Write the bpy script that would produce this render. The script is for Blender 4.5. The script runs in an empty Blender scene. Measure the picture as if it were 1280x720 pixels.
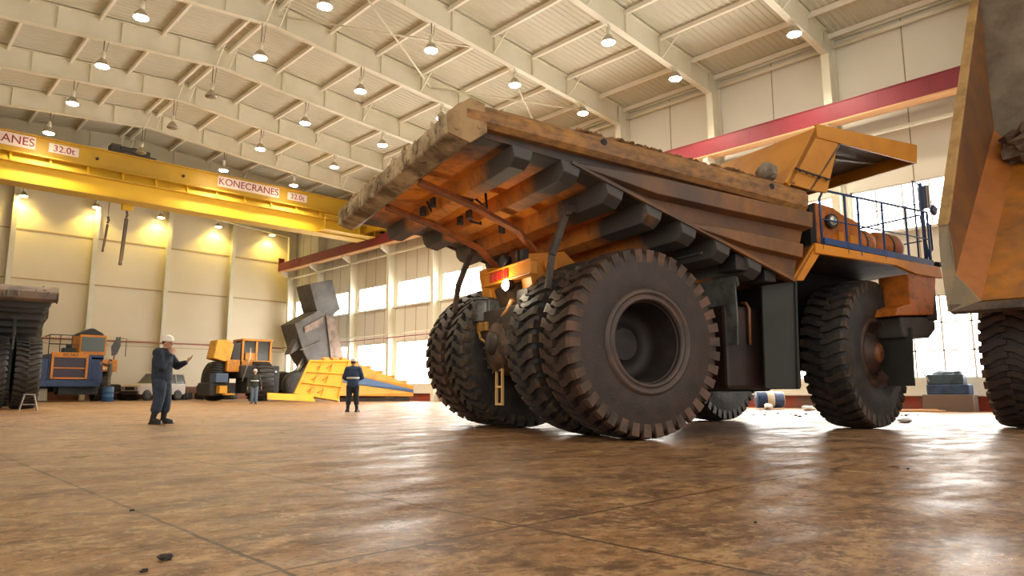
import bpy, bmesh, math, random
from mathutils import Vector, Matrix
R=math.radians; PI=math.pi
rnd=random.Random(7)
scene=bpy.context.scene
COL=scene.collection

# ------------------------------------------------------------------ helpers
def V(*a): return Vector(a)
def link(o): COL.objects.link(o); return o
def tag(o,label=None,cat=None,group=None,kind=None):
    if label: o['label']=label
    if cat: o['category']=cat
    if group: o['group']=group
    if kind: o['kind']=kind
    return o
def empty(name,loc=(0,0,0),rz=0.0):
    o=bpy.data.objects.new(name,None); link(o); o.location=loc; o.rotation_euler=(0,0,rz)
    o.empty_display_size=.2
    return o
def rotz(a): return Matrix.Rotation(a,3,'Z')

class MB:
    """collects simple shapes into one mesh"""
    def __init__(s): s.bm=bmesh.new()
    def hexa(s,p,m=0):
        v=[s.bm.verts.new(q) for q in p]
        for f in ((0,3,2,1),(4,5,6,7),(0,1,5,4),(1,2,6,5),(2,3,7,6),(3,0,4,7)):
            s.bm.faces.new([v[i] for i in f]).material_index=m
        return s
    def box(s,c,d,rot=None,m=0):
        hx,hy,hz=d[0]/2,d[1]/2,d[2]/2; c=Vector(c)
        p=[Vector(q) for q in ((-hx,-hy,-hz),(hx,-hy,-hz),(hx,hy,-hz),(-hx,hy,-hz),(-hx,-hy,hz),(hx,-hy,hz),(hx,hy,hz),(-hx,hy,hz))]
        if rot is not None: p=[rot@q for q in p]
        return s.hexa([c+q for q in p],m)
    def bb(s,x0,x1,y0,y1,z0,z1,m=0):
        return s.box(((x0+x1)/2,(y0+y1)/2,(z0+z1)/2),(x1-x0,y1-y0,z1-z0),None,m)
    def prism(s,pts,axis,a,b,m=0):
        """polygon (2D pts) extruded along axis from a to b; axis 0:(y,z) 1:(x,z) 2:(x,y)"""
        def P(q,t):
            return (t,q[0],q[1]) if axis==0 else ((q[0],t,q[1]) if axis==1 else (q[0],q[1],t))
        A=[s.bm.verts.new(P(q,a)) for q in pts]; B=[s.bm.verts.new(P(q,b)) for q in pts]
        n=len(pts); fs=[]
        fs.append(s.bm.faces.new(A[::-1])); fs.append(s.bm.faces.new(B))
        for i in range(n): fs.append(s.bm.faces.new((A[i],A[(i+1)%n],B[(i+1)%n],B[i])))
        for f in fs: f.material_index=m
        return s
    def loft(s,rings,m=0,cap=True,close=True,smooth=False):
        rr=[[s.bm.verts.new(p) for p in r] for r in rings]; n=len(rr[0])
        for a,b in zip(rr,rr[1:]):
            for i in range(n if close else n-1):
                f=s.bm.faces.new((a[i],a[(i+1)%n],b[(i+1)%n],b[i])); f.material_index=m; f.smooth=smooth
        if cap and close:
            s.bm.faces.new(rr[0][::-1]).material_index=m; s.bm.faces.new(rr[-1]).material_index=m
        return s
    def cyl(s,p0,p1,r0,r1=None,n=16,m=0,smooth=True,cap=True):
        r1=r0 if r1 is None else r1
        p0=Vector(p0);p1=Vector(p1); d=(p1-p0).normalized()
        u=d.orthogonal().normalized(); w=d.cross(u)
        rg=[[p+ (u*math.cos(2*PI*i/n)+w*math.sin(2*PI*i/n))*r for i in range(n)] for p,r in ((p0,r0),(p1,r1))]
        return s.loft(rg,m,cap,True,smooth)
    def tube(s,pts,r,n=8,m=0,closed=False):
        pts=[Vector(p) for p in pts]; rings=[]
        u=None
        for i,p in enumerate(pts):
            a=pts[max(i-1,0)]; b=pts[min(i+1,len(pts)-1)]
            d=(b-a).normalized()
            if u is None: u=d.orthogonal().normalized()
            u=(u-d*u.dot(d)); u=u.normalized() if u.length>1e-6 else d.orthogonal().normalized()
            w=d.cross(u); rr=r[i] if isinstance(r,(list,tuple)) else r
            rings.append([p+(u*math.cos(2*PI*k/n)+w*math.sin(2*PI*k/n))*rr for k in range(n)])
        return s.loft(rings,m,True,True,True)
    def bar(s,p0,p1,w,h,m=0,up=(0,0,1)):
        """rectangular bar between points"""
        p0=Vector(p0);p1=Vector(p1); d=(p1-p0).normalized(); u=d.cross(Vector(up))
        if u.length<1e-4: u=d.cross(Vector((1,0,0)))
        u.normalize(); q=u.cross(d)
        r=lambda p:[p+u*a*w/2+q*b*h/2 for a,b in ((-1,-1),(1,-1),(1,1),(-1,1))]
        return s.loft([r(p0),r(p1)],m)
    def lathe(s,prof,n=48,c=(0,0,0),axis=1,m=0,smooth=True,closed=False,cap=True):
        """prof: (r,t) list; t along axis"""
        rings=[]
        for r,t in prof:
            ring=[]
            for i in range(n):
                a=2*PI*i/n; q=[0,0,0]; q[axis]=t; q[(axis+1)%3]=r*math.cos(a); q[(axis+2)%3]=r*math.sin(a)
                ring.append(Vector(q)+Vector(c))
            rings.append(ring)
        if closed: rings.append(rings[0])
        return s.loft(rings,m,cap and not closed,True,smooth)
    def ell(s,c,r,n=12,k=8,m=0,rot=None,noise=0.0):
        c=Vector(c); rings=[]
        for j in range(1,k):
            th=PI*j/k; ring=[]
            for i in range(n):
                a=2*PI*i/n; q=Vector((r[0]*math.sin(th)*math.cos(a),r[1]*math.sin(th)*math.sin(a),-r[2]*math.cos(th)))
                if noise: q*=1+rnd.uniform(-noise,noise)
                if rot is not None: q=rot@q
                ring.append(c+q)
            rings.append(ring)
        return s.loft(rings,m,True,True,not noise)
    def quad(s,p,m=0):
        s.bm.faces.new([s.bm.verts.new(q) for q in p]).material_index=m; return s
    def plate(s,pts,nrm,th,m=0):
        """planar polygon of 3D pts thickened by th along nrm"""
        n=Vector(nrm)*th
        A=[s.bm.verts.new(p) for p in pts]; B=[s.bm.verts.new(Vector(p)+n) for p in pts]; k=len(pts)
        fs=[s.bm.faces.new(A[::-1]),s.bm.faces.new(B)]
        for i in range(k): fs.append(s.bm.faces.new((A[i],A[(i+1)%k],B[(i+1)%k],B[i])))
        for f in fs: f.material_index=m
        return s
    def xf(s,M,start=0):
        s.bm.verts.ensure_lookup_table()
        for v in s.bm.verts[start:]: v.co=M@v.co
        return s
    def n(s): s.bm.verts.ensure_lookup_table(); return len(s.bm.verts)
    def build(s,name,mats,parent=None,bevel=0,kind=None,label=None,seg=2,weld=False):
        if weld: bmesh.ops.remove_doubles(s.bm,verts=s.bm.verts,dist=1e-5)
        bmesh.ops.recalc_face_normals(s.bm,faces=s.bm.faces)
        me=bpy.data.meshes.new(name); s.bm.to_mesh(me); s.bm.free()
        for mt in (mats if isinstance(mats,(list,tuple)) else [mats]): me.materials.append(mt)
        o=bpy.data.objects.new(name,me); link(o)
        if parent: o.parent=parent
        if bevel:
            b=o.modifiers.new('bev','BEVEL'); b.width=bevel; b.segments=seg; b.limit_method='ANGLE'; b.angle_limit=R(40)
            b.harden_normals=False
        if kind: o['kind']=kind
        if label: o['label']=label
        return o
def dup_tree(o,parent=None):
    c=o.copy(); link(c)
    if parent is not None: c.parent=parent
    for ch in list(o.children): dup_tree(ch,c)
    return c

# ------------------------------------------------------------------ materials
MATS={}
def srgb(h):
    h=h.lstrip('#'); c=[int(h[i:i+2],16)/255 for i in (0,2,4)]
    return tuple((x/12.92 if x<=.04045 else ((x+.055)/1.055)**2.4) for x in c)+(1,)
def mat(name,col,rough=.55,metal=0.,dirt=None,amt=.4,scale=1.5,soft=.2,bump=0.,bscale=20,emit=None,estr=0.,ygrad=None,stretch=None,dirt2=None,amt2=.3,scale2=6,dz=None,spec=.5,pts='Object'):
    if name in MATS: return MATS[name]
    m=bpy.data.materials.new(name); m.use_nodes=True; nt=m.node_tree; N=nt.nodes; L=nt.links
    b=N['Principled BSDF']; c=srgb(col) if isinstance(col,str) else col
    b.inputs['Base Color'].default_value=c; b.inputs['Roughness'].default_value=rough; b.inputs['Metallic'].default_value=metal
    b.inputs['Specular IOR Level'].default_value=spec
    if emit:
        b.inputs['Emission Color'].default_value=srgb(emit) if isinstance(emit,str) else emit; b.inputs['Emission Strength'].default_value=estr
    if dirt or bump:
        tc=N.new('ShaderNodeTexCoord'); src=tc.outputs[pts]
        if stretch:
            mp=N.new('ShaderNodeMapping'); mp.inputs['Scale'].default_value=stretch; L.new(src,mp.inputs['Vector']); vec=mp.outputs[0]
        else: vec=src
    cur=None
    def layer(cur,dcol,a,sc,sf,grad,seed):
        nz=N.new('ShaderNodeTexNoise'); nz.inputs['Scale'].default_value=sc; nz.inputs['Detail'].default_value=7; nz.inputs['Roughness'].default_value=.62
        ad=N.new('ShaderNodeVectorMath'); ad.inputs[1].default_value=(seed,seed*1.7,seed*.6); L.new(vec,ad.inputs[0]); L.new(ad.outputs[0],nz.inputs['Vector'])
        fac=nz.outputs['Fac']
        if grad:
            sp=N.new('ShaderNodeSeparateXYZ'); L.new(src,sp.inputs[0])
            mr=N.new('ShaderNodeMapRange'); mr.inputs['From Min'].default_value=grad[1]; mr.inputs['From Max'].default_value=grad[2]
            mr.inputs['To Min'].default_value=grad[3]; mr.inputs['To Max'].default_value=grad[4]
            comp=sp.outputs['XYZ'.index(grad[0].upper())]
            if grad[0].islower():
                ab=N.new('ShaderNodeMath'); ab.operation='ABSOLUTE'; L.new(comp,ab.inputs[0]); comp=ab.outputs[0]
            L.new(comp,mr.inputs['Value'])
            sm=N.new('ShaderNodeMath'); sm.operation='ADD'; L.new(fac,sm.inputs[0]); L.new(mr.outputs[0],sm.inputs[1]); fac=sm.outputs[0]
        rp=N.new('ShaderNodeMapRange'); t=.5+(.5-a)*.5
        rp.inputs['From Min'].default_value=t-sf/2; rp.inputs['From Max'].default_value=t+sf/2; L.new(fac,rp.inputs['Value'])
        mx=N.new('ShaderNodeMix'); mx.data_type='RGBA'; L.new(rp.outputs[0],mx.inputs['Factor'])
        if cur is None: mx.inputs['A'].default_value=c
        else: L.new(cur,mx.inputs['A'])
        mx.inputs['B'].default_value=srgb(dcol) if isinstance(dcol,str) else dcol
        return mx.outputs['Result']
    if dirt: cur=layer(cur,dirt,amt,scale,soft,ygrad,3.1)
    if dirt2: cur=layer(cur,dirt2,amt2,scale2,soft,dz,11.7)
    if cur is not None: L.new(cur,b.inputs['Base Color'])
    if bump:
        nb=N.new('ShaderNodeTexNoise'); nb.inputs['Scale'].default_value=bscale; nb.inputs['Detail'].default_value=5; L.new(vec,nb.inputs['Vector'])
        bp=N.new('ShaderNodeBump'); bp.inputs['Strength'].default_value=bump; bp.inputs['Distance'].default_value=.02; L.new(nb.outputs['Fac'],bp.inputs['Height']); L.new(bp.outputs[0],b.inputs['Normal'])
    MATS[name]=m; return m
# ================================================================== the hall
W=28.0; LW=58.8; XL=-5.6; Y0=-6.5; RX=11.2; BAY=5.2
cream=mat('cream_steel','#e2deca',.5,dirt='#d2ccb2',amt=.35,scale=.6,soft=.4)
deckm=mat('roof_deck','#c9c6b2',.6,dirt='#bcb8a0',amt=.35,scale=.25,soft=.5)
wallm=mat('wall_panel','#e2d8c0',.55,dirt='#d8caac',amt=.4,scale=.2,soft=.5)
wallr=mat('wall_panel_pale','#e2ded2',.55,dirt='#d8d2c2',amt=.4,scale=.2,soft=.5)
seamm=mat('panel_seam','#9b8a6a',.7)
redm=mat('crimson_paint','#8c2f3b',.55,dirt='#6f2731',amt=.3,scale=.5,soft=.4)
brick=mat('red_oxide_plinth','#a2452f',.6,dirt='#6d5f59',amt=.45,scale=.35,soft=.12)
pane=mat('daylit_pane','#ffffff',.4,emit=(1.0,.97,.92,1),estr=5.5)
whitef=mat('window_frame_white','#d9d6cf',.5)

def floor_mat():
    m=bpy.data.materials.new('concrete_floor'); m.use_nodes=True; nt=m.node_tree; N=nt.nodes; L=nt.links; b=N['Principled BSDF']
    tc=N.new('ShaderNodeTexCoord'); O=tc.outputs['Object']
    def noise(sc,det,st=(1,1,1),rough=.6,rz=0):
        mp=N.new('ShaderNodeMapping'); mp.inputs['Scale'].default_value=st; mp.inputs['Rotation'].default_value=(0,0,rz); L.new(O,mp.inputs[0])
        n=N.new('ShaderNodeTexNoise'); n.inputs['Scale'].default_value=sc; n.inputs['Detail'].default_value=det; n.inputs['Roughness'].default_value=rough; L.new(mp.outputs[0],n.inputs['Vector']); return n.outputs['Fac']
    def ramp(f,a,bv,lo=0,hi=1):
        r=N.new('ShaderNodeMapRange'); r.inputs['From Min'].default_value=a; r.inputs['From Max'].default_value=bv; r.inputs['To Min'].default_value=lo; r.inputs['To Max'].default_value=hi; L.new(f,r.inputs['Value']); return r.outputs[0]
    def mix(f,A,B):
        x=N.new('ShaderNodeMix'); x.data_type='RGBA'; L.new(f,x.inputs['Factor'])
        for k,v in (('A',A),('B',B)):
            if isinstance(v,str): x.inputs[k].default_value=srgb(v)
            else: L.new(v,x.inputs[k])
        return x.outputs['Result']
    def mth(op,a,bv):
        x=N.new('ShaderNodeMath'); x.operation=op
        for i,v in enumerate((a,bv)):
            if isinstance(v,(int,float)): x.inputs[i].default_value=v
            else: L.new(v,x.inputs[i])
        return x.outputs[0]
    c=mix(ramp(noise(.45,6),.42,.58),'#855f3c','#a37a50')
    c=mix(ramp(noise(1.3,9,(1,1.5,1),.72,R(40)),.5,.58,0,.85),c,'#5c3e26')
    c=mix(ramp(noise(2.4,9,(1,1.5,1),.72,R(-20)),.53,.62,0,.65),c,'#bb9668')
    c=mix(ramp(noise(7,9,(1,1.3,1),.8),.5,.57,0,.7),c,'#50361f')
    c=mix(ramp(noise(9,8,(1.3,1,1),.8,R(25)),.53,.6,0,.55),c,'#c4a478')
    c=mix(ramp(noise(26,4,(1,1,1),.7),.55,.64,0,.55),c,'#3d2a1a')
    c=mix(ramp(noise(.22,4),.53,.63,0,.5),c,'#57443a')
    # joints
    sp=N.new('ShaderNodeSeparateXYZ'); L.new(O,sp.inputs[0])
    wob=mth('MULTIPLY',mth('SUBTRACT',noise(3,3),.5),.04)
    j=None
    for ax,vals,w in ((0,(1.32,2.64,6.6,10.6,14.6),.012),(1,(2.7,8.7,14.7,20.7,26.7),.012)):
        for v in vals:
            d=mth('ABSOLUTE',mth('ADD',mth('SUBTRACT',sp.outputs[ax],v),wob),0.0)
            k=mth('LESS_THAN',d,w); j=k if j is None else mth('MAXIMUM',j,k)
    c=mix(mth('MULTIPLY',j,.8),c,'#2c1e13')
    L.new(c,b.inputs['Base Color'])
    r=ramp(noise(1.1,7,(1,2,1),.65,R(30)),.35,.66,.27,.6)
    L.new(r,b.inputs['Roughness']); b.inputs['Specular IOR Level'].default_value=.42
    bp=N.new('ShaderNodeBump'); bp.inputs['Strength'].default_value=.5; bp.inputs['Distance'].default_value=.01
    L.new(mth('ADD',noise(12,8,(1,1.4,1),.75),mth('MULTIPLY',j,-.6)),bp.inputs['Height']); L.new(bp.outputs[0],b.inputs['Normal'])
    return m
fl=MB(); fl.bb(XL-.3,W+.3,Y0-6,LW+.3,-.3,0); fl.build('floor',floor_mat(),kind='structure')

def zlow(x): return 15.42-.085*abs(x-RX)
def zdeck(x): return 16.42-.08*abs(x-RX)
# corrugated deck
ce=MB(); per=.26
def corr(xa,xb):
    ys=[];y=Y0
    while y<LW:
        ys+= [(y,0),(y+.1,0),(y+.13,.032),(y+.23,.032)]; y+=per
    a=[];bq=[]
    va=[ce.bm.verts.new((xa,yy,zdeck(xa)+dz)) for yy,dz in ys]; vb=[ce.bm.verts.new((xb,yy,zdeck(xb)+dz)) for yy,dz in ys]
    for i in range(len(ys)-1): ce.bm.faces.new((va[i],vb[i],vb[i+1],va[i+1]))
corr(XL,RX); corr(RX,W+.1)
co=ce.build('ceiling',deckm,kind='structure'); sm=co.modifiers.new('t','SOLIDIFY'); sm.thickness=.08; sm.offset=1

frames=[BAY*k for k in range(0,12)]   # 0 .. 57.2
for Y in frames:
    mb=MB()
    xs=[XL+.5,RX,W-.75]
    for xa,xb in ((xs[0],xs[1]),(xs[1],xs[2])):
        # web, lower flange, upper flange
        mb.hexa([(xa,Y-.012,zlow(xa)),(xb,Y-.012,zlow(xb)),(xb,Y+.012,zlow(xb)),(xa,Y+.012,zlow(xa)),(xa,Y-.012,zdeck(xa)-.02),(xb,Y-.012,zdeck(xb)-.02),(xb,Y+.012,zdeck(xb)-.02),(xa,Y+.012,zdeck(xa)-.02)])
        for zf,dz in ((zlow,0),(zdeck,-.06)):
            mb.hexa([(xa,Y-.13,zf(xa)+dz),(xb,Y-.13,zf(xb)+dz),(xb,Y+.13,zf(xb)+dz),(xa,Y+.13,zf(xa)+dz),(xa,Y-.13,zf(xa)+dz+.035),(xb,Y-.13,zf(xb)+dz+.035),(xb,Y+.13,zf(xb)+dz+.035),(xa,Y+.13,zf(xa)+dz+.035)])
        x=xa+.6
        while x<xb-.3:
            mb.bb(x-.012,x+.012,Y-.1,Y+.1,zlow(x)+.03,zdeck(x)-.05); x+=2.3
    mb.build('roof_beam',cream,kind='structure')
    # right column: tapered I section
    mb=MB(); zt=zdeck(W-.4)
    for ya,yb,xt,xbm in ((-.012,.012,W-.8,W-.5),):
        mb.hexa([(xbm,Y+ya,0),(W-.02,Y+ya,0),(W-.02,Y+yb,0),(xbm,Y+yb,0),(xt,Y+ya,zt),(W-.02,Y+ya,zt),(W-.02,Y+yb,zt),(xt,Y+yb,zt)])
    mb.hexa([(W-.5,Y-.16,0),(W-.46,Y-.16,0),(W-.46,Y+.16,0),(W-.5,Y+.16,0),(W-.8,Y-.16,zlow(W-.8)),(W-.76,Y-.16,zlow(W-.8)),(W-.76,Y+.16,zlow(W-.8)),(W-.8,Y+.16,zlow(W-.8))])
    mb.bb(W-.06,W-.02,Y-.16,Y+.16,0,zt)
    mb.build('wall_column',cream,kind='structure')
for x in (2.3,7.5,12.6,17.75,22.9):
    mb=MB(); mb.bb(x-.16,x+.16,LW-.42,LW-.38,0,zdeck(x)-.1); mb.bb(x-.012,x+.012,LW-.4,LW-.02,0,zdeck(x)-.1); mb.bb(x-.16,x+.16,LW-.06,LW-.02,0,zdeck(x)-.1)
    mb.build('wall_column',cream,kind='structure')
for d in (.28,2.62,5.0,7.4,9.8,12.2,14.6,16.55):
    for s in (-1,1):
        x=RX+s*d
        if x<XL+.3: continue
        mb=MB(); z=zdeck(x)
        mb.bb(x-.055,x+.055,Y0,LW-.1,z-.2,z-.005)
        mb.build('roof_purlin',mat('purlin_white','#f2ecdc',.5),kind='structure')
# fly braces between purlin and lower flange
for Y in frames[1:10]:
    for d in (0.28,7.4,12.2):
        for s in ((-1,1) if d<1 else (1,)):
            x=RX+s*d
            mb=MB(); mb.bar((x,Y-.05,zlow(x)+.02),(x,Y-.95,zdeck(x)-.26),.05,.05); mb.build('roof_brace',cream,kind='structure')
for a,bq in (((27,20.8),(19.2,26)),((19.2,20.8),(27,26)),((11.4,20.8),(19.2,26)),((19.2,20.8),(11.4,26))):
    mb=MB(); mb.tube([(a[0],a[1]+.1,zlow(a[0])+.5),(bq[0],bq[1]-.1,zlow(bq[0])+.5)],.045,6); mb.build('roof_brace',cream,kind='structure')
# eave struts
for x,z,r in ((W-.25,14.5,.09),(W-.12,14.86,.06)):
    for k in range(len(frames)):
        ya=frames[k-1]+.18 if k else Y0; yb=frames[k]-.18
        mb=MB(); mb.cyl((x,ya,z),(x,yb,z),r,n=12); mb.build('eave_strut',cream,kind='structure')

# ---- right (window) wall : strips + windows
zb=[(0,1.1,'plinth'),(1.1,4.1,'win'),(4.1,6.6,'wall'),(6.6,8.4,'win'),(8.4,zdeck(W)+.1,'wall')]
wr=MB()
wr.bb(W,W+.25,Y0,LW,0.5,1.1); wr.bb(W,W+.25,Y0,LW,4.1,6.6); wr.bb(W,W+.25,Y0,LW,8.4,zdeck(W)+.1)
for Y in [Y0]+frames:
    wr.bb(W,W+.25,max(Y-.3,Y0),min(Y+.3,LW),1.1,4.1); wr.bb(W,W+.25,max(Y-.3,Y0),min(Y+.3,LW),6.6,8.4)
wr.build('wall_right',wallr,kind='structure')
mb=MB(); mb.bb(W-.02,W+.3,Y0,LW,0,.5); mb.build('baseboard_right',brick,kind='structure')
mb=MB(); mb.bb(W-.16,W-.021,Y0,LW-.5,.5,.54); mb.build('trim_1',whitef,kind='structure')
mb=MB()
y=Y0+1.3
while y<LW:
    for za,zc in ((4.12,6.58),(8.42,14.9)): mb.bb(W-.012,W+.002,y-.018,y+.018,za,zc)
    y+=1.3 if y>35 else 2.6
mb.build('trim_2',seamm,kind='structure')
for zz in (4.35,4.62):
    mb=MB(); mb.cyl((W-.62,20,zz),(W-.62,LW-.4,zz),.035,n=8); mb.build('trim_3',redm if zz<4.5 else cream,kind='structure')
mb=MB(); mb.bb(W-.16,W-.021,Y0,LW-.5,6.52,6.6); mb.build('trim_4',whitef,kind='structure')
wn=0
for k in range(len(frames)):
    for za,zc,rows in ((1.1,4.1,3),(6.6,8.4,2)):
        ya=frames[k]-BAY+.3 if k else Y0+.3; yb=frames[k]-.3
        wn+=1
        p=MB(); p.bb(W+.1,W+.12,ya,yb,za,zc); po=p.build('window_%d'%wn,pane,kind='structure')
        f=MB()
        f.bb(W+.03,W+.12,ya,yb,za,za+.07); f.bb(W+.03,W+.12,ya,yb,zc-.07,zc); f.bb(W+.03,W+.12,ya,ya+.07,za,zc); f.bb(W+.03,W+.12,yb-.07,yb,za,zc)
        nc=5
        for i in range(1,nc): yy=ya+(yb-ya)*i/nc; f.bb(W+.04,W+.12,yy-.03,yy+.03,za,zc)
        for i in range(1,rows): zz=za+(zc-za)*i/rows; f.bb(W+.04,W+.12,ya,yb,zz-.025,zz+.025)
        f.build('window_frame',whitef,po)
# ---- far wall with columns (seen on the photo's left)
mb=MB(); mb.bb(XL,W+.25,LW,LW+.25,.0,zdeck(RX)+.05); mb.build('wall_back',wallm,kind='structure')
mb=MB()
for z in (12.0,8.5): mb.bb(XL,W,LW-.03,LW+.001,z-.05,z+.05)
mb.bb(XL,W,LW-.02,LW+.001,4.02,4.06)
mb.build('trim_5',mat('seam_far','#b39a70',.7),kind='structure')
mb=MB()
for x in (2.3,7.5,12.6,17.75,22.9): mb.bb(x+.2,x+.22,LW-.012,LW+.001,1.0,12)
mb.build('trim_6',mat('seam_far','#b39a70',.7),kind='structure')
mb=MB(); mb.bb(XL,W-.1,LW-.06,LW,0,1.0); mb.build('baseboard_back',mat('plinth_brown','#86543a',.6,dirt='#5e4434',amt=.4,scale=.6),kind='structure')
mb=MB(); mb.cyl((XL,LW-.5,4.36),(W-.6,LW-.5,4.36),.06,n=10); mb.build('trim_7',mat('pipe_red','#8a4a3c',.5),kind='structure')
# ---- side wall on the left, out of frame
mb=MB(); mb.bb(XL-.25,XL,12,LW,0,zdeck(XL)+.05); mb.build('wall_left',wallm,kind='structure')

# ---- runway beam
rb=MB(); rb.bb(W-1.35,W-.85,-6,LW-1.0,10.99,11.02); rb.bb(W-1.35,W-.85,-6,LW-1.0,11.68,11.72); rb.bb(W-1.33,W-.87,-6,LW-1.0,11.0,11.7)
y=-5.2
while y<LW-1.1: rb.bb(W-1.336,W-.9,y-.008,y+.008,11.02,11.68); y+=1.7
rb.bb(W-1.36,W-.84,LW-1.05,LW-1.0,10.99,12.2)
runway=rb.build('crane_runway_beam',redm); tag(runway,'long crimson steel beam bracketed high along the window wall','beam',kind='thing')
mb=MB(); mb.bb(W-1.38,W-.82,-6,LW-1.0,10.93,10.989); mb.build('lower_flange',mat('flange_sunlit','#d0a070',.5),runway)  # pale orange stands in for sunlight on the flange
mb=MB(); mb.bb(W-1.13,W-1.07,-6,LW-1.1,11.72,11.8); mb.build('crane_rail',mat('steel_dark','#4a4642',.4,.8),runway)
for Y in frames:
    mb=MB(); mb.prism([(W-1.35,10.93),(W-.72,10.93),(W-.62,10.4),(W-.72,10.4),(W-1.35,10.75)],1,Y-.12,Y+.12)
    mb.build('bracket',cream,runway)
mb=MB(); mb.tube([(W-.6,-6,10.35),(W-.6,LW-1,10.35)],.09,8); c=mb.build('wall_pipe',cream); tag(c,'pale pipe running along the wall just under the crimson beam','pipe')

# ---- lamps
glass_on=mat('lamp_lens_lit','#fff6e0',.3,emit=(1,.88,.68,1),estr=45)
glass_off=mat('lamp_lens_unlit','#8a8474',.15,.3)
alu=mat('lamp_aluminium','#bdb5a5',.35,.7)
def lamp(name,x,y,zl,ztop,label,group,r=.27,lens=glass_on,side=0):
    t=empty(name,(x,y,zl)); tag(t,label,'lamp',group)
    b=MB(); b.lathe([(r,0.02),(r*1.02,.03),(r*.95,.08),(r*.72,.2),(r*.45,.3),(r*.3,.34)],20,axis=2); b.build('reflector',alu,t)
    b=MB(); b.cyl((0,0,.32),(0,0,.62),.085,n=12); b.cyl((0,0,.62),(0,0,.68),.05,n=10); b.build('ballast_housing',cream,t)
    b=MB(); b.ell((0,0,.02),(r*.94,r*.94,.06),16,8); b.build('lens',lens,t)
    b=MB()
    if ztop-zl>.72: b.tube([(0,0,.66),(0,0,ztop-zl)],.018,6)
    b.tube([(0,0,.66),(.1,0,.72),(.16,0,ztop-zl)],.01,5); b.build('hanger',mat('cable_dark','#6a6050',.6),t)
    return t
ordn=['nearest','second','third','fourth','fifth','sixth','seventh','eighth']
rows={6.4:([26,31.2,36.4,41.6],'on the low side of the ridge, farthest row from the window wall'),
      10.8:([20.8,26,31.2,36.4,41.6],'in the row along the roof ridge'),
      15.4:([20.8,26,31.2,36.4,41.6],'in the third row from the window wall'),
      19.95:([15.6,20.8,26,31.2,36.4,41.6],'in the second row from the window wall'),
      24.5:([10.4,15.6,20.8,26],'in the row closest to the window wall')}
rowname={6.4:'bell lamp in the roof row farthest from the window wall',10.8:'bell lamp hung on a long rod in the ridge row',15.4:'bell lamp in the middle roof row',19.95:'bell lamp in the second roof row out from the window wall',24.5:'bell lamp in the roof row beside the window wall'}
LIGHTS=[]
for x,(ys,_) in rows.items():
    for i,y in enumerate(ys):
        zt=zlow(x)
        lamp('bay_lamp',x,y-.0,13.88,zt,rowname[x]+', '+ordn[i]+' to the camera','bell lamps under the roof',lens=(glass_off if (x==10.8 and y>27) else glass_on))
        if not (x==10.8 and y>27): LIGHTS.append((x,y,13.8))
for i,x in enumerate((7.84,12.36,16.87,21.37,26.03)):
    t=lamp('wall_lamp',x,LW-.75,14.2,14.95,'bell lamp glowing yellow on the far wall, '+['farthest','fourth','third','second','first'][i]+' from the crimson beam','bell lamps along the far wall',lens=mat('lamp_lens_yellow','#fff2c0',.3,emit=(1,.8,.35,1),estr=25))
    b=MB(); b.bar((0,0,.7),(0,.75,.95),.05,.05); b.build('wall_arm',cream,t)
    l=bpy.data.lights.new('wall_lamp_glow','SPOT'); l.energy=260; l.color=(1,.72,.12); l.spot_size=R(125); l.spot_blend=.5; l.shadow_soft_size=.2
    o=bpy.data.objects.new('wall_lamp_glow',l); link(o); o.location=(x,LW-.7,14.1); o.rotation_euler=(R(12),0,0)
# thin rail joining the far-wall lamps
mb=MB(); mb.tube([(XL,LW-.45,15.0),(W-.5,LW-.45,15.0)],.04,6); mb.build('trim_8',cream,kind='structure')
# ================================================================== haul trucks
OR='#c4741c'
tirem=mat('tire_rubber','#232424',.62,dirt='#3e362f',amt=.34,scale=2.2,soft=.25,bump=.5,bscale=30,dirt2='#4c382c',amt2=.25,scale2=5)
tirew=mat('tire_rubber_muddy','#221d1b',.6,dirt='#36271f',amt=.45,scale=.8,soft=.6,bump=.4,bscale=30,dirt2='#46342c',amt2=.25,scale2=4)
rimm=mat('rim_dusty','#4a3f3a',.5,.2,dirt='#5f4a40',amt=.4,scale=3)
hubm=mat('hub_rusty','#4a2e20',.55,.1,dirt='#2b211c',amt=.5,scale=5)
darks=mat('dark_steel','#2a2624',.6,.2,dirt='#4a3a30',amt=.35,scale=3)
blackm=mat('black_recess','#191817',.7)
orange=mat('orange_paint','#c06a1a',.5,dirt='#7a431c',amt=.35,scale=1.2,soft=.35,dirt2='#3a2a20',amt2=.18,scale2=5)
oranged=mat('orange_paint_dirty','#a8581a',.55,dirt='#5a3218',amt=.42,scale=1.6,soft=.4,dirt2='#2c2420',amt2=.25,scale2=4)
yellow=mat('yellow_orange_paint','#d98a1e',.5,dirt='#a8641c',amt=.3,scale=1.5,soft=.4)
under=mat('underside_orange','#e88e24',.6,dirt='#3a3431',amt=.3,scale=1.1,soft=.3,ygrad=('y',1.2,2.5,-.14,.3),dirt2='#5a3a20',amt2=.14,scale2=4,bump=.3,bscale=9)
ribm=mat('rib_muddy','#d0802c',.6,dirt='#474340',amt=.45,scale=1.0,soft=.3,ygrad=('y',1.1,2.1,-.14,.32),dirt2='#4a3626',amt2=.14,scale2=5,bump=.3,bscale=9)
sidem=mat('body_side_muddy','#8f5a24',.55,dirt='#473a33',amt=.56,scale=.9,soft=.35,ygrad=('X',-1.5,3.2,.17,-.22),dirt2='#5c4433',amt2=.38,scale2=3,stretch=(1,1,.5))
railmat=mat('body_rail_rusty','#b07a3a',.6,dirt='#7a5a3c',amt=.5,scale=1.4,soft=.35,dirt2='#4a3426',amt2=.3,scale2=5,stretch=(1,1,2.2))
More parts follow.
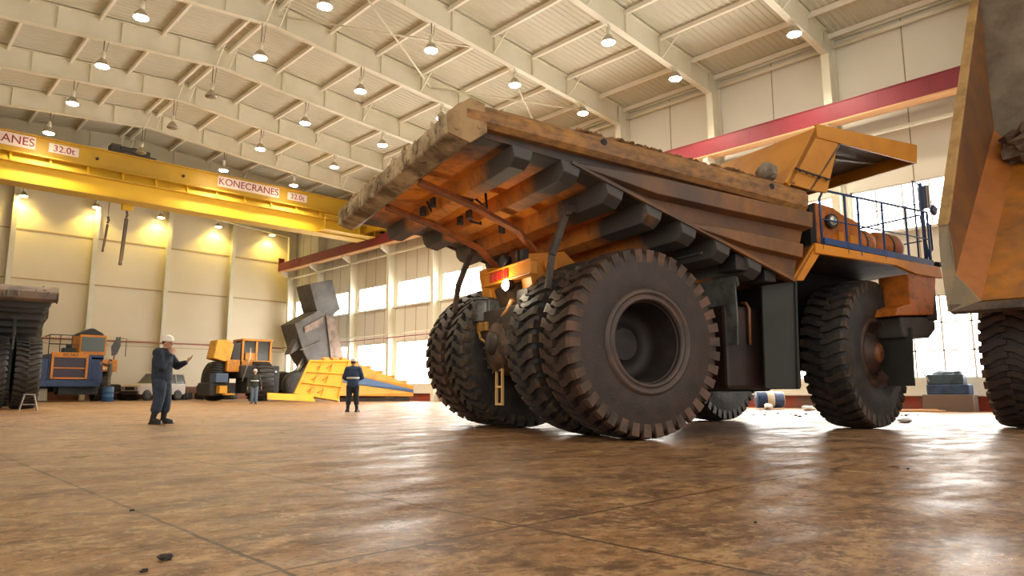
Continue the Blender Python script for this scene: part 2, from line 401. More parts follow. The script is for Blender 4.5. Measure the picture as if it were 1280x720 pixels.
lipm=mat('lip_dried_mud','#b8a27c',.8,dirt='#6b563c',amt=.45,scale=1.8,soft=.2,bump=.9,bscale=6,dirt2='#43352a',amt2=.25,scale2=6)
bluep=mat('blue_paint','#2f4a78',.45,dirt='#2a3346',amt=.3,scale=3)
flapm=mat('mud_flap_grey','#6a6c66',.65,dirt='#3a3a36',amt=.4,scale=2.5)
flapd=mat('mud_flap_dark','#2c2b27',.65,dirt='#23231f',amt=.4,scale=2.5)
mudm=mat('dry_mud','#8a6238',.9,dirt='#5a3d24',amt=.5,scale=5,bump=1,bscale=14)
rockm=mat('grey_rock','#8c8070',.9,dirt='#6b5a48',amt=.5,scale=6,bump=1,bscale=14)
axlem=mat('axle_greasy','#54402e',.5,.2,dirt='#241e1a',amt=.5,scale=4,dirt2='#7a5c38',amt2=.15,scale2=7)
lampw=mat('work_lamp_lit','#fff4d8',.3,emit=(1,.9,.7,1),estr=30)
redlens=mat('red_tail_lens','#b02418',.3)
whitep=mat('white_paint','#d8d2c2',.5,dirt='#b0a48c',amt=.3,scale=5)
chrome=mat('headlamp_glass','#c8ccc8',.12,.6)

TD=2.78; TR=TD/2; TW=.84
def tire_mesh():
    b=MB(); h=TW/2; rb=TR-.085
    prof=[(.58,-h*.78),(.66,-h*.9),(.85,-h*1.0),(1.0,-h*.98),(1.14,-h*.94),(1.24,-h*.92),(rb-.005,-h*.9),(rb+.01,-h*.6),(rb+.015,0),(rb+.01,h*.6),(rb-.005,h*.9),(1.24,h*.92),(1.14,h*.94),(1.0,h*.98),(.85,h*1.0),(.66,h*.9),(.58,h*.78)]
    b.lathe(prof,96,axis=1,smooth=True,cap=False)
    NL=38
    def P(r,a,y): return Vector((r*math.cos(a),y,r*math.sin(a)))
    pit=2*PI/NL
    # lug centre line from shoulder to crown (y fraction, angle in pitches, half width in pitches)
    path=[(1.0,-.02,.33),(.82,0,.34),(.55,.16,.30),(.32,.42,.25),(.12,.50,.25),(-.05,.50,.22)]
    for s in (-1,1):
        for k in range(NL):
            a0=pit*(k+(0.5 if s>0 else 0)); rings=[]
            for yf,da,hw in path:
                y=s*h*yf*.985; crown=.03*(yf**2); top=TR-crown-(.012 if yf>.95 else 0)
                aa=a0+s*0+da*pit; w=hw*pit
                base=rb-.04
                if yf==1.0:
                    rings.append([P(base-.1,aa-w*.9,y*.95),P(base-.1,aa+w*.9,y*.95),P(top,aa+w*.92,y*1.0),P(top,aa-w*.92,y*1.0)])
                else:
                    rings.append([P(base,aa-w,y),P(base,aa+w,y),P(top,aa+w*.92,y),P(top,aa-w*.92,y)])
            b.loft(rings[:2],m=1); b.loft(rings[1:])
    return b
def rim_deep_mesh():      # outer dual: hollow dish
    b=MB(); h=TW/2
    b.lathe([(.77,-h*.95),(.745,-h*1.06),(.70,-h*1.06),(.69,-h*.98),(.66,-h*.99),(.65,-h*1.03),(.61,-h*1.03),(.6,-h*.9)],64,axis=1,cap=False)
    b.lathe([(.6,-h*.9),(.57,-h*.4),(.54,h*.3),(.5,h*.6),(.3,h*.66),(.26,h*.5),(.05,h*.45)],64,axis=1,cap=False,m=1); b.cyl((0,h*.44,0),(0,h*.5,0),.24,n=24,m=1)
    return b
def rim_front_mesh():
    b=MB(); h=TW/2
    b.lathe([(.66,-h*.9),(.62,-h*.97),(.58,-h*.97),(.55,-h*.8),(.5,-h*.62),(.4,-h*.56),(.36,-h*.8),(.24,-h*.86),(.2,-h*.98),(.02,-h*1.0)],48,axis=1,cap=False)
    return b
def ringbolts(r,y,n,s=.03,l=.05):
    b=MB()
    for k in range(n):
        a=2*PI*k/n; c=Vector((r*math.cos(a),y,r*math.sin(a))); b.cyl(c,c+Vector((0,-l,0)),s,n=6,smooth=False)
    return b
_t=tire_mesh().build('wheel',[tirem,mat('tread_shoulder','#2e2924',.6,dirt='#5a4838',amt=.42,scale=6)]); ME_TIRE=_t.data; bpy.data.objects.remove(_t)
_t=tire_mesh().build('wheel',[tirew,mat('tread_shoulder_mud','#33291f',.6,dirt='#6a4c3a',amt=.42,scale=3,soft=.3)]); ME_TIREW=_t.data; bpy.data.objects.remove(_t)
_t=rim_deep_mesh().build('rim',[rimm,mat('rim_inside_shade','#241d1a',.6,dirt='#342a25',amt=.4,scale=3)]); ME_RIMD=_t.data; bpy.data.objects.remove(_t)  # inner colour darkened for the shade deep in the dish
_t=rim_front_mesh().build('rim',hubm); ME_RIMF=_t.data; bpy.data.objects.remove(_t)
_t=ringbolts(.45,-TW/2*.6,20).build('wheel_bolts',hubm); ME_BOLT=_t.data; bpy.data.objects.remove(_t)
def wheel(root,x,y,kind,side,steer=0,rot=0,muddy=False):
    w=bpy.data.objects.new('wheel',ME_TIREW if muddy else ME_TIRE); link(w); w.parent=root
    w.location=(x,y,TR); w.rotation_euler=(0,rot,steer+(PI if side>0 else 0))
    r=bpy.data.objects.new('rim',ME_RIMD if kind=='deep' else ME_RIMF); link(r); r.parent=w
    if kind!='deep':
        k=bpy.data.objects.new('wheel_bolts',ME_BOLT); link(k); k.parent=w
        b=MB(); b.lathe([(.18,-TW/2*.98),(.17,-TW/2*1.06),(.02,-TW/2*1.1)],20,axis=1,cap=False); b.build('hub_cap',mat('hub_cap_rust','#7a4826',.55,dirt='#4a2c1c',amt=.4,scale=6),w)
    return w

def lerp(a,b,t): return a+(b-a)*t
def pl(x,pts):
    for (x0,z0),(x1,z1) in zip(pts,pts[1:]):
        if x<=x1: return lerp(z0,z1,(x-x0)/(x1-x0))
    return pts[-1][1]
FLP=[(-2.95,4.02),(-1.3,3.85),(.1,3.41),(1.6,2.95),(3.0,2.5)]
def zrail(x): return 4.41-.05*(x+3)
def dump_body(root):
    fr0=3.38
    # shell: floor plates + side plates + front wall
    b=MB(); S=2.72
    top=[(x,zrail(x)-.05) for x in (-2.95,3.38)]
    for s in (-1,1):
        pts=[(x,z) for x,z in FLP]+[(3.42,3.7),(3.38,zrail(3.38)-.05),(-2.95,zrail(-2.95)-.05)]
        b.prism(pts,1,s*S-.03,s*S+.03,m=1)
    for (x0,z0),(x1,z1) in zip(FLP,FLP[1:]):
        b.hexa([(x0,-S,z0),(x1,-S,z1),(x1,S,z1),(x0,S,z0),(x0,-S,z0+.05),(x1,-S,z1+.05),(x1,S,z1+.05),(x0,S,z0+.05)],0)
    b.hexa([(3.0,-S,2.5),(3.06,-S,2.5),(3.06,S,2.5),(3.0,S,2.5),(3.36,-S,4.1),(3.42,-S,4.1),(3.42,S,4.1),(3.36,S,4.1)],1)
    body=b.build('dump_body',[under,mat('body_side_recess_shade','#7a4c22',.6,dirt='#3a302b',amt=.56,scale=.9,soft=.35,ygrad=('X',-1.5,3.2,.2,-.2))],root)  # darker copy of the side colour, painting shade into the recessed panels
    # ribs
    for i,x in enumerate((-2.07,-1.3,-.56,.14,.8,1.48,2.15)):
        zf=pl(x,FLP); zb=zf-(.24 if i==0 else .27); w0=.165; w1=.12; b=MB()
        n=math.atan2(pl(x+.3,FLP)-pl(x-.3,FLP),.6)
        rings=[]
        E=2.76
        for y,k in ((-E,.62),(-E+.16,1),(E-.16,1),(E,.62)):
            zbb=lerp(zf,zb,k if abs(y)==E else 1)
            za,zc=pl(x-w0,FLP),pl(x+w0,FLP)
            sl=(zc-za)/(2*w0)
            rings.append([(x-w0,y,za+.01),(x-w1,y,zbb-sl*w1),(x+w1,y,zbb+sl*w1),(x+w0,y,zc+.01)])
        b.loft(rings); b.build('floor_rib',ribm,body,bevel=.012)
    # longitudinal beams that converge on the hinge
    for s in (-1,1):
        b=MB(); pts=[(-2.88,s*.82-.1,3.84),(-2.0,s*.8-.05,3.62),(-1.1,s*.78,3.3),(-.62,s*.74,2.85),(-.35,s*.72,2.62)]
        rg=[]
        for x,y,z in pts:
            dz=.1
            rg.append([(x,y-.085,z-.03),(x,y+.085,z-.03),(x+.03,y+.085,z+.02),(x+.03,y-.085,z+.02)])
        b.loft(rg)
        rg=[]
        for x,y,z in pts:
            zt=pl(min(x,3),FLP)
            zt=zt if x>-.5 else z+.06
            rg.append([(x,y-.015,z),(x,y+.015,z),(x+.02,y+.015,max(zt,z+.02)),(x+.02,y-.015,max(zt,z+.02))])
        b.loft(rg)
        b.build('hinge_beam',oranged,body)
    # hydraulic lines clipped to the underside
    for pts in ([(-2.0,-.85,3.63),(-1.95,-.95,3.7),(-1.75,-.98,3.55),(-1.75,-.9,3.9)],[(-1.62,.05,3.72),(-1.55,.1,3.6),(-1.4,.0,3.55),(-1.35,.2,3.75)],[(-2.3,.25,3.9),(-2.2,.3,3.75),(-2.05,.2,3.8)]):
        b=MB(); b.tube(pts,.022,6); b.build('hose',blackm,body)
    for x,y,z in ((-2.35,-.15,3.84),(-1.68,-.12,3.72),(-1.05,-.1,3.55),(-2.3,.45,3.84),(-1.62,.4,3.74)):
        b=MB(); b.box((x,y,z-.06),(.06,.16,.14)); b.cyl((x-.05,y,z-.12),(x+.06,y,z-.12),.035,n=8); b.build('lug_bracket',darks,body,bevel=.01)
    # tail lip
    b=MB(); pr=[(-2.93,4.41),(-3.06,4.33),(-3.2,4.19),(-3.19,3.93),(-2.92,3.85),(-2.72,3.99),(-2.72,4.35)]
    b.prism(pr,1,-2.86,2.86); b.build('tail_lip',lipm,body,bevel=.03)
    b=MB(); b.prism([(-2.9,4.43),(-3.22,4.18),(-3.2,3.9),(-2.9,3.82),(-2.66,4.0),(-2.7,4.38)],1,-2.9,-2.862); 
    for x,z in ((-3.1,3.98),(-2.78,4.05)): b.cyl((x,-2.9,z),(x,-2.915,z),.03,n=8)
    b.build('lip_end_plate',mat('lip_tan','#a58458',.7,dirt='#7d5f3c',amt=.4,scale=3),body,bevel=.01)
    b=MB()
    rr=random.Random(3)
    for k in range(46):
        y=rr.uniform(-2.7,2.8); z=rr.uniform(3.98,4.3); l=rr.uniform(.05,.22)
        b.ell((-3.2+max(0,(z-4.19))*.9,y,z),(.03,rr.uniform(.015,.06),l/2),7,5,noise=.25)
    for k in range(40):
        y=rr.uniform(-2.8,2.8); b.ell((-3.08+rr.uniform(-.05,.1),y,4.27+rr.uniform(-.03,.03)),(.05,.1,.035),7,5,noise=.3)
    b.build('mud_crust',lipm,body,kind='stuff')
    # top rails
    for s in (-1,1):
        b=MB(); y0,y1=sorted((s*2.92,s*2.68))
        rg=[]
        for x in (-2.95,-1,1,3.0,3.3):
            zt=zrail(x); zb=zt-lerp(.32,.42,(x+3)/6.3)
            o,i=s*2.92,s*2.68
            rg.append([(x,i,zb),(x,o*.975,zb-.0),(x,o*.995,zb+.07),(x,o,zt-.17),(x,o*.982,zt-.07),(x,o*.955,zt),(x,i,zt)])
        b.loft(rg); b.build('body_rail',railmat,body)
        # stiffeners
        b=MB(); rg=[]
        for x,zt,h,p in ((-1.35,3.88,.03,.02),(-.7,3.85,.14,.1),(0.1,3.83,.28,.16),(1.6,3.76,.29,.17),(3.4,3.69,.29,.17)):
            o=s*(2.74+p); i=s*2.7
            rg.append([(x,i,zt+.02),(x,o,zt-.03),(x-.03*(x>1),o,zt-h),(x-.05*(x>1),i,zt-h-.05)])
        b.loft(rg); b.build('side_stiffener',sidem,body,bevel=.01)
        b=MB(); rg=[]
        for x,zt,h,p in ((.75,3.24,.03,.02),(1.3,3.215,.13,.1),(2.0,3.18,.22,.14),(3.16,3.12,.25,.14)):
            o=s*(2.74+p); i=s*2.7
            rg.append([(x,i,zt+.02),(x,o,zt-.02),(x-.04,o,zt-h),(x-.06,i,zt-h-.04)])
        b.loft(rg); b.build('side_stiffener',sidem,body,bevel=.01)
        b=MB()
        for (x0,z0),(x1,z1) in zip(FLP[1:],FLP[2:]): b.bar((x0,s*2.76,z0),(x1,s*2.76,z1),.06,.05)
        b.build('floor_edge',sidem,body)
        b=MB(); b.box((1.95,s*2.5,2.72),(.3,.4,.26)); b.box((2.55,s*2.5,2.55),(.25,.4,.2)); b.build('body_pad',darks,body,bevel=.015)
    b=MB()
    for x,z in ((-.85,4.17),(2.45,3.98)): b.cyl((x,-2.905,z),(x,-2.925,z),.05,n=12)
    b.build('rail_hole',blackm,body)
    # canopy
    S=2.9
    b=MB()
    for s in (-1,1):
        # cheek: sloping plate between the rail and canopy edge
        b.plate([(2.78,s*S,4.1),(3.35,s*S,4.06),(3.8,s*S,4.06),(4.2,s*S,5.06),(3.66,s*S,5.24),(2.82,s*S,4.16)],(0,-s,0),.05)
    # sloping front wall continued upward, inside face
    b.hexa([(2.84,-S,4.1),(2.89,-S,4.05),(2.89,S,4.05),(2.84,S,4.1),(3.62,-S,5.2),(3.7,-S,5.15),(3.7,S,5.15),(3.62,S,5.2)])
    cp=b.build('canopy',mat('canopy_yellow','#c9861c',.5,dirt='#a8661c',amt=.35,scale=1.3,soft=.4),body)
    b=MB()
    b.hexa([(3.62,-S,5.13),(6.38,-S,5.22),(6.38,S,5.22),(3.62,S,5.13),(3.62,-S,5.2),(6.4,-S,5.28),(6.4,S,5.28),(3.62,S,5.2)])
    b.build('canopy_roof',mat('canopy_dusty','#6f675c',.7,dirt='#4c463e',amt=.4,scale=1.2,soft=.4),body)
    b=MB()
    for s in (-1,1):
        b.hexa([(3.62,s*S-.02,5.02),(6.38,s*S-.02,4.98),(6.38,s*S+.02,4.98),(3.62,s*S+.02,5.02),(3.62,s*S-.02,5.26),(6.44,s*S-.02,5.35),(6.44,s*S+.02,5.35),(3.62,s*S+.02,5.26)])
    b.hexa([(6.36,-S,4.98),(6.4,-S,4.98),(6.4,S,4.98),(6.36,S,4.98),(6.4,-S,5.35),(6.44,-S,5.35),(6.44,S,5.35),(6.4,S,5.35)])
    b.build('canopy_edge',MATS['canopy_yellow'],body)
    # lower hull of the canopy: front wall from rail to canopy (dark, sloping)
    b=MB(); b.hexa([(3.36,-S,4.05),(3.42,-S,4.05),(3.42,S,4.05),(3.36,S,4.05),(4.3,-S,5.12),(4.36,-S,5.12),(4.36,S,5.12),(4.3,S,5.12)])
    for y in (-2.2,-1.1,0,1.1,2.2): b.prism([(3.42,4.05),(4.36,5.12),(6.2,5.14),(4.6,5.02),(3.6,3.95)],1,y-.04,y+.04)
    b.build('canopy_wall',MATS['canopy_dusty'],body)
    b=MB(); b.tube([(2.98,-2.95,4.36),(3.85,-2.95,4.28)],.016,6)
    for k in range(5): b.cyl((3.1+k*.16,-2.94,4.33-k*.015),(3.1+k*.16,-2.97,4.33-k*.015),.02,n=6)
    b.build('cheek_bolts',darks,body)
    return body

def running_gear(root):
    # chassis rails
    b=MB()
    for s in (-1,1):
        b.hexa([(-1.0,s*.75-.2,1.7),(7.2,s*.75-.2,1.2),(7.2,s*.75+.2,1.2),(-1.0,s*.75+.2,1.7),(-1.0,s*.75-.2,2.35),(7.2,s*.75-.2,2.1),(7.2,s*.75+.2,2.1),(-1.0,s*.75+.2,2.35)])
    for x in (-.9,1.2,3.4,5.4): b.bb(x-.15,x+.15,-.75,.75,1.6,2.1)
    b.build('chassis_frame',darks,root,bevel=.02)
    # rear axle
    b=MB(); b.lathe([(.0,-1.7),(.42,-1.7),(.42,-1.0),(.62,-.55),(.66,0),(.62,.55),(.42,1.0),(.42,1.7),(0,1.7)],28,axis=1,c=(0,0,TR)); ax=b.build('rear_axle',axlem,root)
    b=MB(); b.lathe([(.0,-.78),(.25,-.76),(.42,-.7),(.5,-.6),(.52,-.1),(.56,.1)],28,axis=0,c=(-.35,.12,1.45))
    for k in range(14):
        a=2*PI*k/14; b.cyl((-1.02,.12+.45*math.cos(a),1.45+.45*math.sin(a)),(-1.06,.12+.45*math.cos(a),1.45+.45*math.sin(a)),.025,n=6)
    b.build('axle_cover',axlem,ax)
    b=MB(); b.lathe([(0,-.95),(.12,-.95),(.2,-.9),(.22,-.75)],16,axis=0,c=(-.25,.12,1.5)); b.build('inspection_cap',darks,ax)
    # yellow access ladder hanging under the axle
    b=MB()
    for y in (-.11,.11): b.box((-1.02,.02+y,.76),(.04,.035,.62))
    for z in (.47,.76,1.05): b.box((-1.02,.02,z),(.035,.24,.035))
    b.build('step_ladder',mat('ladder_cream','#d8b070',.5),root)
    # filter canister + valve body
    b=MB(); b.cyl((-.95,.78,1.93),(-.95,.78,2.32),.2,n=20); b.cyl((-.95,.78,2.32),(-.95,.78,2.37),.22,n=20); b.bb(-1.0,-.7,.5,.78,1.95,2.32); cn=b.build('filter_canister',mat('canister_grey','#5c5f60',.5,.3,dirt='#3f3c38',amt=.4,scale=6),root,bevel=.012)
    b=MB(); b.cyl((-.95,.78,1.72),(-.95,.78,1.93),.15,n=14); b.box((-1.0,.55,1.82),(.22,.3,.16)); b.tube([(-1.1,.7,1.75),(-1.15,.5,1.6),(-1.05,.42,1.5)],.03,6); b.build('valve_body',mat('brass_yellow','#a87c34',.45,.3,dirt='#5e4626',amt=.4,scale=6),root,bevel=.012)
    # hinge block between the wheels
    b=MB(); b.prism([(-1.0,2.9),(-.3,3.0),(.2,2.6),(.2,2.2),(-.9,2.3)],1,-.95,-.6); b.prism([(-1.0,2.9),(-.3,3.0),(.2,2.6),(.2,2.2),(-.9,2.3)],1,.6,.95); b.cyl((-.6,-1.05,2.72),(-.6,1.05,2.72),.13,n=14)
    b.bb(-.8,.1,-.62,.62,2.45,2.75)
    b.build('body_hinge',yellow,root,bevel=.015)
    b=MB(); b.prism([(-.62,1.75),(-.9,2.5),(-.62,2.62),(-.25,1.8)],1,-.72,.5); b.build('rear_crossmember',axlem,root,bevel=.02)
    b=MB(); b.tube([(-1.0,-.42,2.2),(-1.03,-.3,2.02),(-1.0,-.05,1.95),(-.95,.0,1.9)],.05,8); b.build('brake_pipe',mat('pipe_tan','#9a6a3a',.5),root)
    # tail light bar
    b=MB(); b.box((-1.05,-.4,2.64),(.12,1.7,.2)); b.box((-1.06,-.4,2.53),(.16,1.74,.03)); b.box((-1.06,-.4,2.75),(.16,1.74,.03))
    lb=b.build('tail_light_bar',yellow,root,bevel=.008)
    for y in (.12,-.05,-.22,-.42):
        b=MB(); b.box((-1.125,y,2.64),(.03,.14,.15)); b.build('tail_lens',redlens,lb,bevel=.008)
    for y in (-.75,-.92):
        b=MB(); b.box((-1.05,y,2.86),(.12,.1,.22)); b.build('terminal_box',darks,lb,bevel=.01)
    b=MB(); b.cyl((-1.0,-.3,2.87),(-1.14,-.3,2.87),.1,n=14); b.build('horn',blackm,lb)
    b=MB(); b.lathe([(.0,-1.2),(.06,-1.19),(.1,-1.14)],18,axis=0,c=(0,-.45,2.44)); 
    wl=b.build('work_lamp',lampw,lb)
    b=MB(); b.lathe([(.105,-1.14),(.11,-1.1),(.06,-1.0),(.0,-.98)],18,axis=0,c=(0,-.45,2.44)); b.build('lamp_housing',darks,wl)
    l=bpy.data.lights.new('work_lamp_glow','POINT'); l.energy=9; l.color=(1,.82,.55); l.shadow_soft_size=.06
    o=bpy.data.objects.new('work_lamp_glow',l); link(o); o.parent=root; o.location=(-1.32,-.45,2.44)
    # suspension cylinders
    for s in (-1,1):
        b=MB(); b.cyl((-.55,s*.62,1.5),(-.35,s*.55,2.4),.11,n=14); b.cyl((-.5,s*.6,1.75),(-.38,s*.56,2.3),.15,n=14); b.build('suspension_strut',darks,root)
        b=MB(); b.cyl((1.3,s*.45,1.5),(2.2,s*.5,2.7),.14,n=14); b.build('hoist_cylinder',darks,root)
    # rock ejector bars hanging between the duals
    for s in (-1,1):
        b=MB(); yc=s*1.79
        b.bar((-.75,yc,3.5),(-1.05,yc,2.72),.1,.1); b.bar((-1.05,yc,2.72),(-1.12,yc,2.2),.06,.1); b.box((-.75,yc,3.46),(.2,.28,.12)); b.cyl((-.8,yc-.14,3.4),(-.8,yc+.14,3.4),.05,n=10)
        b.build('rock_ejector_bar',mat('bar_muddy','#5c4c40',.6,dirt='#3a322c',amt=.45,scale=3),root,bevel=.01)
    for s in (-1,1):
        wheel(root,0,s*2.325,'deep',s,0,R(17),True); wheel(root,0,s*1.28,'deep',s,0,R(3))
        wheel(root,5.59,s*1.92,'front',s,0.22,R(40))

def front_end(root):
    b=MB(); b.cyl((5.59,-1.6,TR),(5.59,1.6,TR),.22,n=16); b.bb(5.1,6.0,-.9,.9,1.1,1.7); b.build('front_axle',darks,root,bevel=.02)
    # engine hood block between wheels (dark)
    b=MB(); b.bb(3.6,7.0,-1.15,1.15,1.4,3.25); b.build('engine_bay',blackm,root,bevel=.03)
    # fuel tank + side tank
    b=MB(); b.bb(2.0,3.75,-2.2,-1.2,.72,2.1); tk=b.build('fuel_tank',mat('tank_dark','#33211a',.5,dirt='#1f1815',amt=.45,scale=2),root,bevel=.06)
    b=MB()
    for x in (2.5,3.05):
        b.tube([(x,-2.24,1.45 if x<3 else 1.58),(x,-2.26,2.05),(x,-2.2,2.15),(x,-2.1,2.16)],.025,6)
    b.build('grab_rail',mat('rail_brown','#8a5a34',.5),tk)
    b=MB()
    for x in (2.86,3.1): b.box((x,-2.26,1.3),(.03,.03,.56))
    for z in (1.05,1.3,1.56): b.box((2.98,-2.26,z),(.26,.03,.03))
    b.build('tank_ladder',bluep,tk)
    b=MB(); b.bb(.9,2.1,-1.1,1.1,1.0,2.2); b.bb(2.0,4.1,1.2,2.2,.75,2.1); b.bb(2.0,4.1,-1.2,1.2,.68,1.0); b.build('hydraulic_tank',blackm,root,bevel=.05)
    # mud flaps behind rear duals
    for s in (-1,1):
        b=MB(); y0,y1=sorted((s*2.45,s*1.5))
        rg=[[(x,y0,z),(x,y1,z),(x+.03,y1,z),(x+.03,y0,z)] for x,z in ((1.55,2.9),(1.95,2.88),(2.05,2.6),(2.1,2.39))]
        b.loft([[ (x-.02,y0,z-.02),(x-.02,y1,z-.02),(x+.02,y1,z+.02),(x+.02,y0,z+.02)] for x,z in ((1.3,2.86),(1.98,2.9),(2.09,2.39))])
        b.build('rear_fender',flapm,root)
        b=MB(); b.loft([[(x,y0+.03,z),(x,y1,z),(x+.03,y1,z),(x+.03,y0+.03,z)] for x,z in ((2.03,2.45),(2.05,1.9),(2.03,1.43))]); b.build('mud_flap',flapm,root)
        # front fender set
        y0,y1=sorted((s*2.72,s*1.3)); o=s*2.72
        b=MB(); b.loft([[(3.62,y0,3.16),(3.62,y1,3.16),(3.68,y1,3.16),(3.68,y0,3.16)],[(3.02,y0,2.5),(3.02,y1,2.5),(3.12,y1,2.48),(3.12,y0,2.48)]]); b.build('fender_plate',oranged,root,bevel=.01)
        b=MB(); b.plate([(3.02,o,2.5),(3.3,o,2.52),(3.74,o,3.0),(3.64,o,3.2)],(0,-s,0),.06); b.build('fender_side',yellow,root,bevel=.01)
        b=MB(); b.loft([[(3.1,y0,2.5),(3.1,y1,2.5),(3.14,y1,2.5),(3.14,y0,2.5)],[(3.02,y0,.72),(3.02,y1,.72),(3.06,y1,.72),(3.06,y0,.72)]]); 
        b.plate([(2.62,s*2.45,2.42),(3.14,s*2.7,2.5),(3.08,s*2.7,.72),(2.58,s*2.45,.74)],(0,-s,0),.03)
        b.build('front_mud_flap',flapd,root)
        # deck edge beam
        b=MB(); b.prism([(3.6,3.19),(7.1,3.06),(7.16,2.84),(6.35,2.86),(5.75,2.98),(3.6,3.01)],1,o-.04,o+.04)
        b.build('deck_edge',yellow,root,bevel=.01)
        b=MB(); y0b,y1b=sorted((o-s*.04,s*.9)); b.hexa([(3.6,y0b,3.12),(7.1,y0b,3.0),(7.1,y1b,3.0),(3.6,y1b,3.12),(3.6,y0b,3.17),(7.1,y0b,3.05),(7.1,y1b,3.05),(3.6,y1b,3.17)]); b.build('deck',mat('deck_plate','#5e4a34',.6,dirt='#3a3028',amt=.4,scale=3),root)
        # headlight box / front column
        b=MB(); y0c,y1c=sorted((o,s*2.1)); b.prism([(6.15,2.86),(7.0,2.84),(6.82,2.12),(5.7,2.05),(5.75,2.2),(6.15,2.3)],1,y0c,y1c); b.build('headlight_box',orange,root,bevel=.02)
        b=MB(); y0c,y1c=sorted((s*2.68,s*1.0)); b.bb(6.72,7.02,y0c,y1c,2.02,2.82); b.build('front_panel',darks,root,bevel=.02)
        b=MB(); b.loft([[(x,y0,z),(x,y1,z),(x+.04,y1,z),(x+.04,y0,z)] for x,z in ((6.1,1.85),(6.04,.78))]); b.build('splash_flap',flapd,root)
    b=MB(); b.prism([(5.9,2.05),(6.95,2.1),(6.98,1.85),(6.75,1.68),(6.0,1.66)],1,-2.66,2.66); b.build('bumper',mat('bumper_grey','#4a4742',.55,dirt='#332f2a',amt=.4,scale=2),root,bevel=.05,seg=3)
    # deck edge blue toe board + railings
    s=-1; o=-2.74
    b=MB(); b.hexa([(3.84,o-.02,3.2),(6.9,o-.02,3.06),(6.9,o+.02,3.06),(3.84,o+.02,3.2),(3.84,o-.02,3.31),(6.9,o-.02,3.17),(6.9,o+.02,3.17),(3.84,o+.02,3.31)]); b.build('toe_board',bluep,root)
    railz=lambda x: 4.16-.01*(x-4)
    for y,nm in ((o,'hand_railing'),):
        b=MB(); b.tube([(3.8,y,3.1),(3.8,y,4.0),(3.9,y,4.14),(4.05,y,4.16),(4.6,y,4.15),(6.85,y,4.12)],.022,8)
        b.tube([(3.8,y,3.64),(6.85,y,3.58)],.014,6)
        hr=b.build(nm,bluep,root)
        for x in (4.45,4.8,5.48,6.18,6.85):
            b=MB(); b.box((x,y-.005,3.6),(.035,.03,1.06) if x in(4.45,4.8) else (.03,.03,1.06)); b.build('rail_post',bluep,hr)
    b=MB(); b.tube([(6.85,o,3.1),(6.95,o+.2,4.12),(6.95,.6,4.12)],.02,6); b.tube([(6.95,o+.2,3.6),(6.95,.6,3.6)],.014,6); b.build('hand_railing',bluep,root)
    # control cabinet with headlamp
    b=MB(); b.prism([(3.86,3.18),(5.0,3.12),(5.0,3.74),(4.62,3.82),(4.3,3.94),(3.86,3.98)],1,-2.6,-1.7); cb=b.build('control_cabinet',orange,root,bevel=.02)
    b=MB(); b.cyl((4.2,-2.6,3.66),(4.2,-2.68,3.66),.13,n=20); b.build('headlamp_ring',darks,cb)
    b=MB(); b.lathe([(0,-2.7),(.07,-2.695),(.105,-2.68)],18,axis=1,c=(4.2,0,3.66)); b.build('headlamp_glass',chrome,cb)
    b=MB(); b.bb(3.72,3.86,-2.58,-1.6,3.16,3.92); b.build('cabinet_back',blackm,cb)
    b=MB(); b.tube([(3.9,-2.3,3.96),(3.9,-2.3,4.08),(3.98,-2.3,4.1),(3.98,-2.3,3.96)],.018,6); b.build('lifting_eye',darks,cb)
    for c,d in (((4.45,-2.62,3.38),(.12,.04,.22)),((4.78,-2.62,3.36),(.18,.04,.2))):
        b=MB(); b.box(c,d); b.build('cabinet_latch',yellow,cb)
    # air tanks
    for x0,x1 in ((5.0,5.62),(5.72,6.45)):
        b=MB(); b.lathe([(0,x0-.06),(.16,x0-.04),(.27,x0+.04),(.29,x0+.12),(.29,x1-.12),(.27,x1-.04),(.16,x1+.04),(0,x1+.06)],24,axis=0,c=(0,-2.25,3.42)); 
        t=b.build('air_tank',orange,root)
        b=MB(); b.lathe([(.295,(x0+x1)/2-.03),(.3,(x0+x1)/2),(.295,(x0+x1)/2+.03)],24,axis=0,c=(0,-2.25,3.42)); b.build('tank_strap',darks,t)
    b=MB(); b.bb(4.95,5.55,-2.0,-1.3,3.1,3.72); b.build('hood_box',orange,root,bevel=.02)
    for x in (5.12,5.28,5.42):
        b=MB(); b.cyl((x,-1.9,3.7),(x,-1.9,3.92),.06,n=12); b.cyl((x,-1.9,3.92),(x,-1.9,3.95),.045,n=12); b.build('oil_reservoir',mat('can_grey','#7d7a74',.4,.4),root)
    # mirror mast
    b=MB(); b.tube([(6.78,-2.7,2.95),(6.78,-2.7,4.7)],.035,8); b.tube([(6.78,-2.7,4.66),(6.55,-2.7,4.72),(6.55,-2.7,3.1)],.018,6); b.tube([(6.88,-2.7,3.9),(7.0,-2.7,3.9),(7.0,-2.7,3.4),(6.85,-2.7,3.3)],.02,6); ms=b.build('mirror_mast',bluep,root)
    b=MB(); b.box((6.84,-2.72,4.42),(.08,.2,.46)); b.build('mirror',mat('mirror_grey','#8a8a88',.25,.5),ms,bevel=.02)
    b=MB(); b.box((7.12,-2.72,4.2),(.16,.06,.16),Matrix.Rotation(R(25),3,'Y')); b.cyl((7.06,-2.72,4.2),(6.8,-2.72,4.25),.015,n=6); b.build('marker_lamp',bluep,ms,bevel=.02)
    b=MB(); b.cyl((7.05,-2.7,3.12),(7.2,-2.7,3.12),.05,n=10); b.cyl((6.8,-2.7,3.12),(7.05,-2.7,3.12),.025,n=8); b.build('tow_pin',blackm,root)
    # cab on the far side
    b=MB(); b.prism([(4.6,3.15),(6.5,3.05),(6.6,4.0),(6.3,4.85),(4.7,4.85)],1,1.0,2.55); cab=b.build('cab',orange,root,bevel=.04)
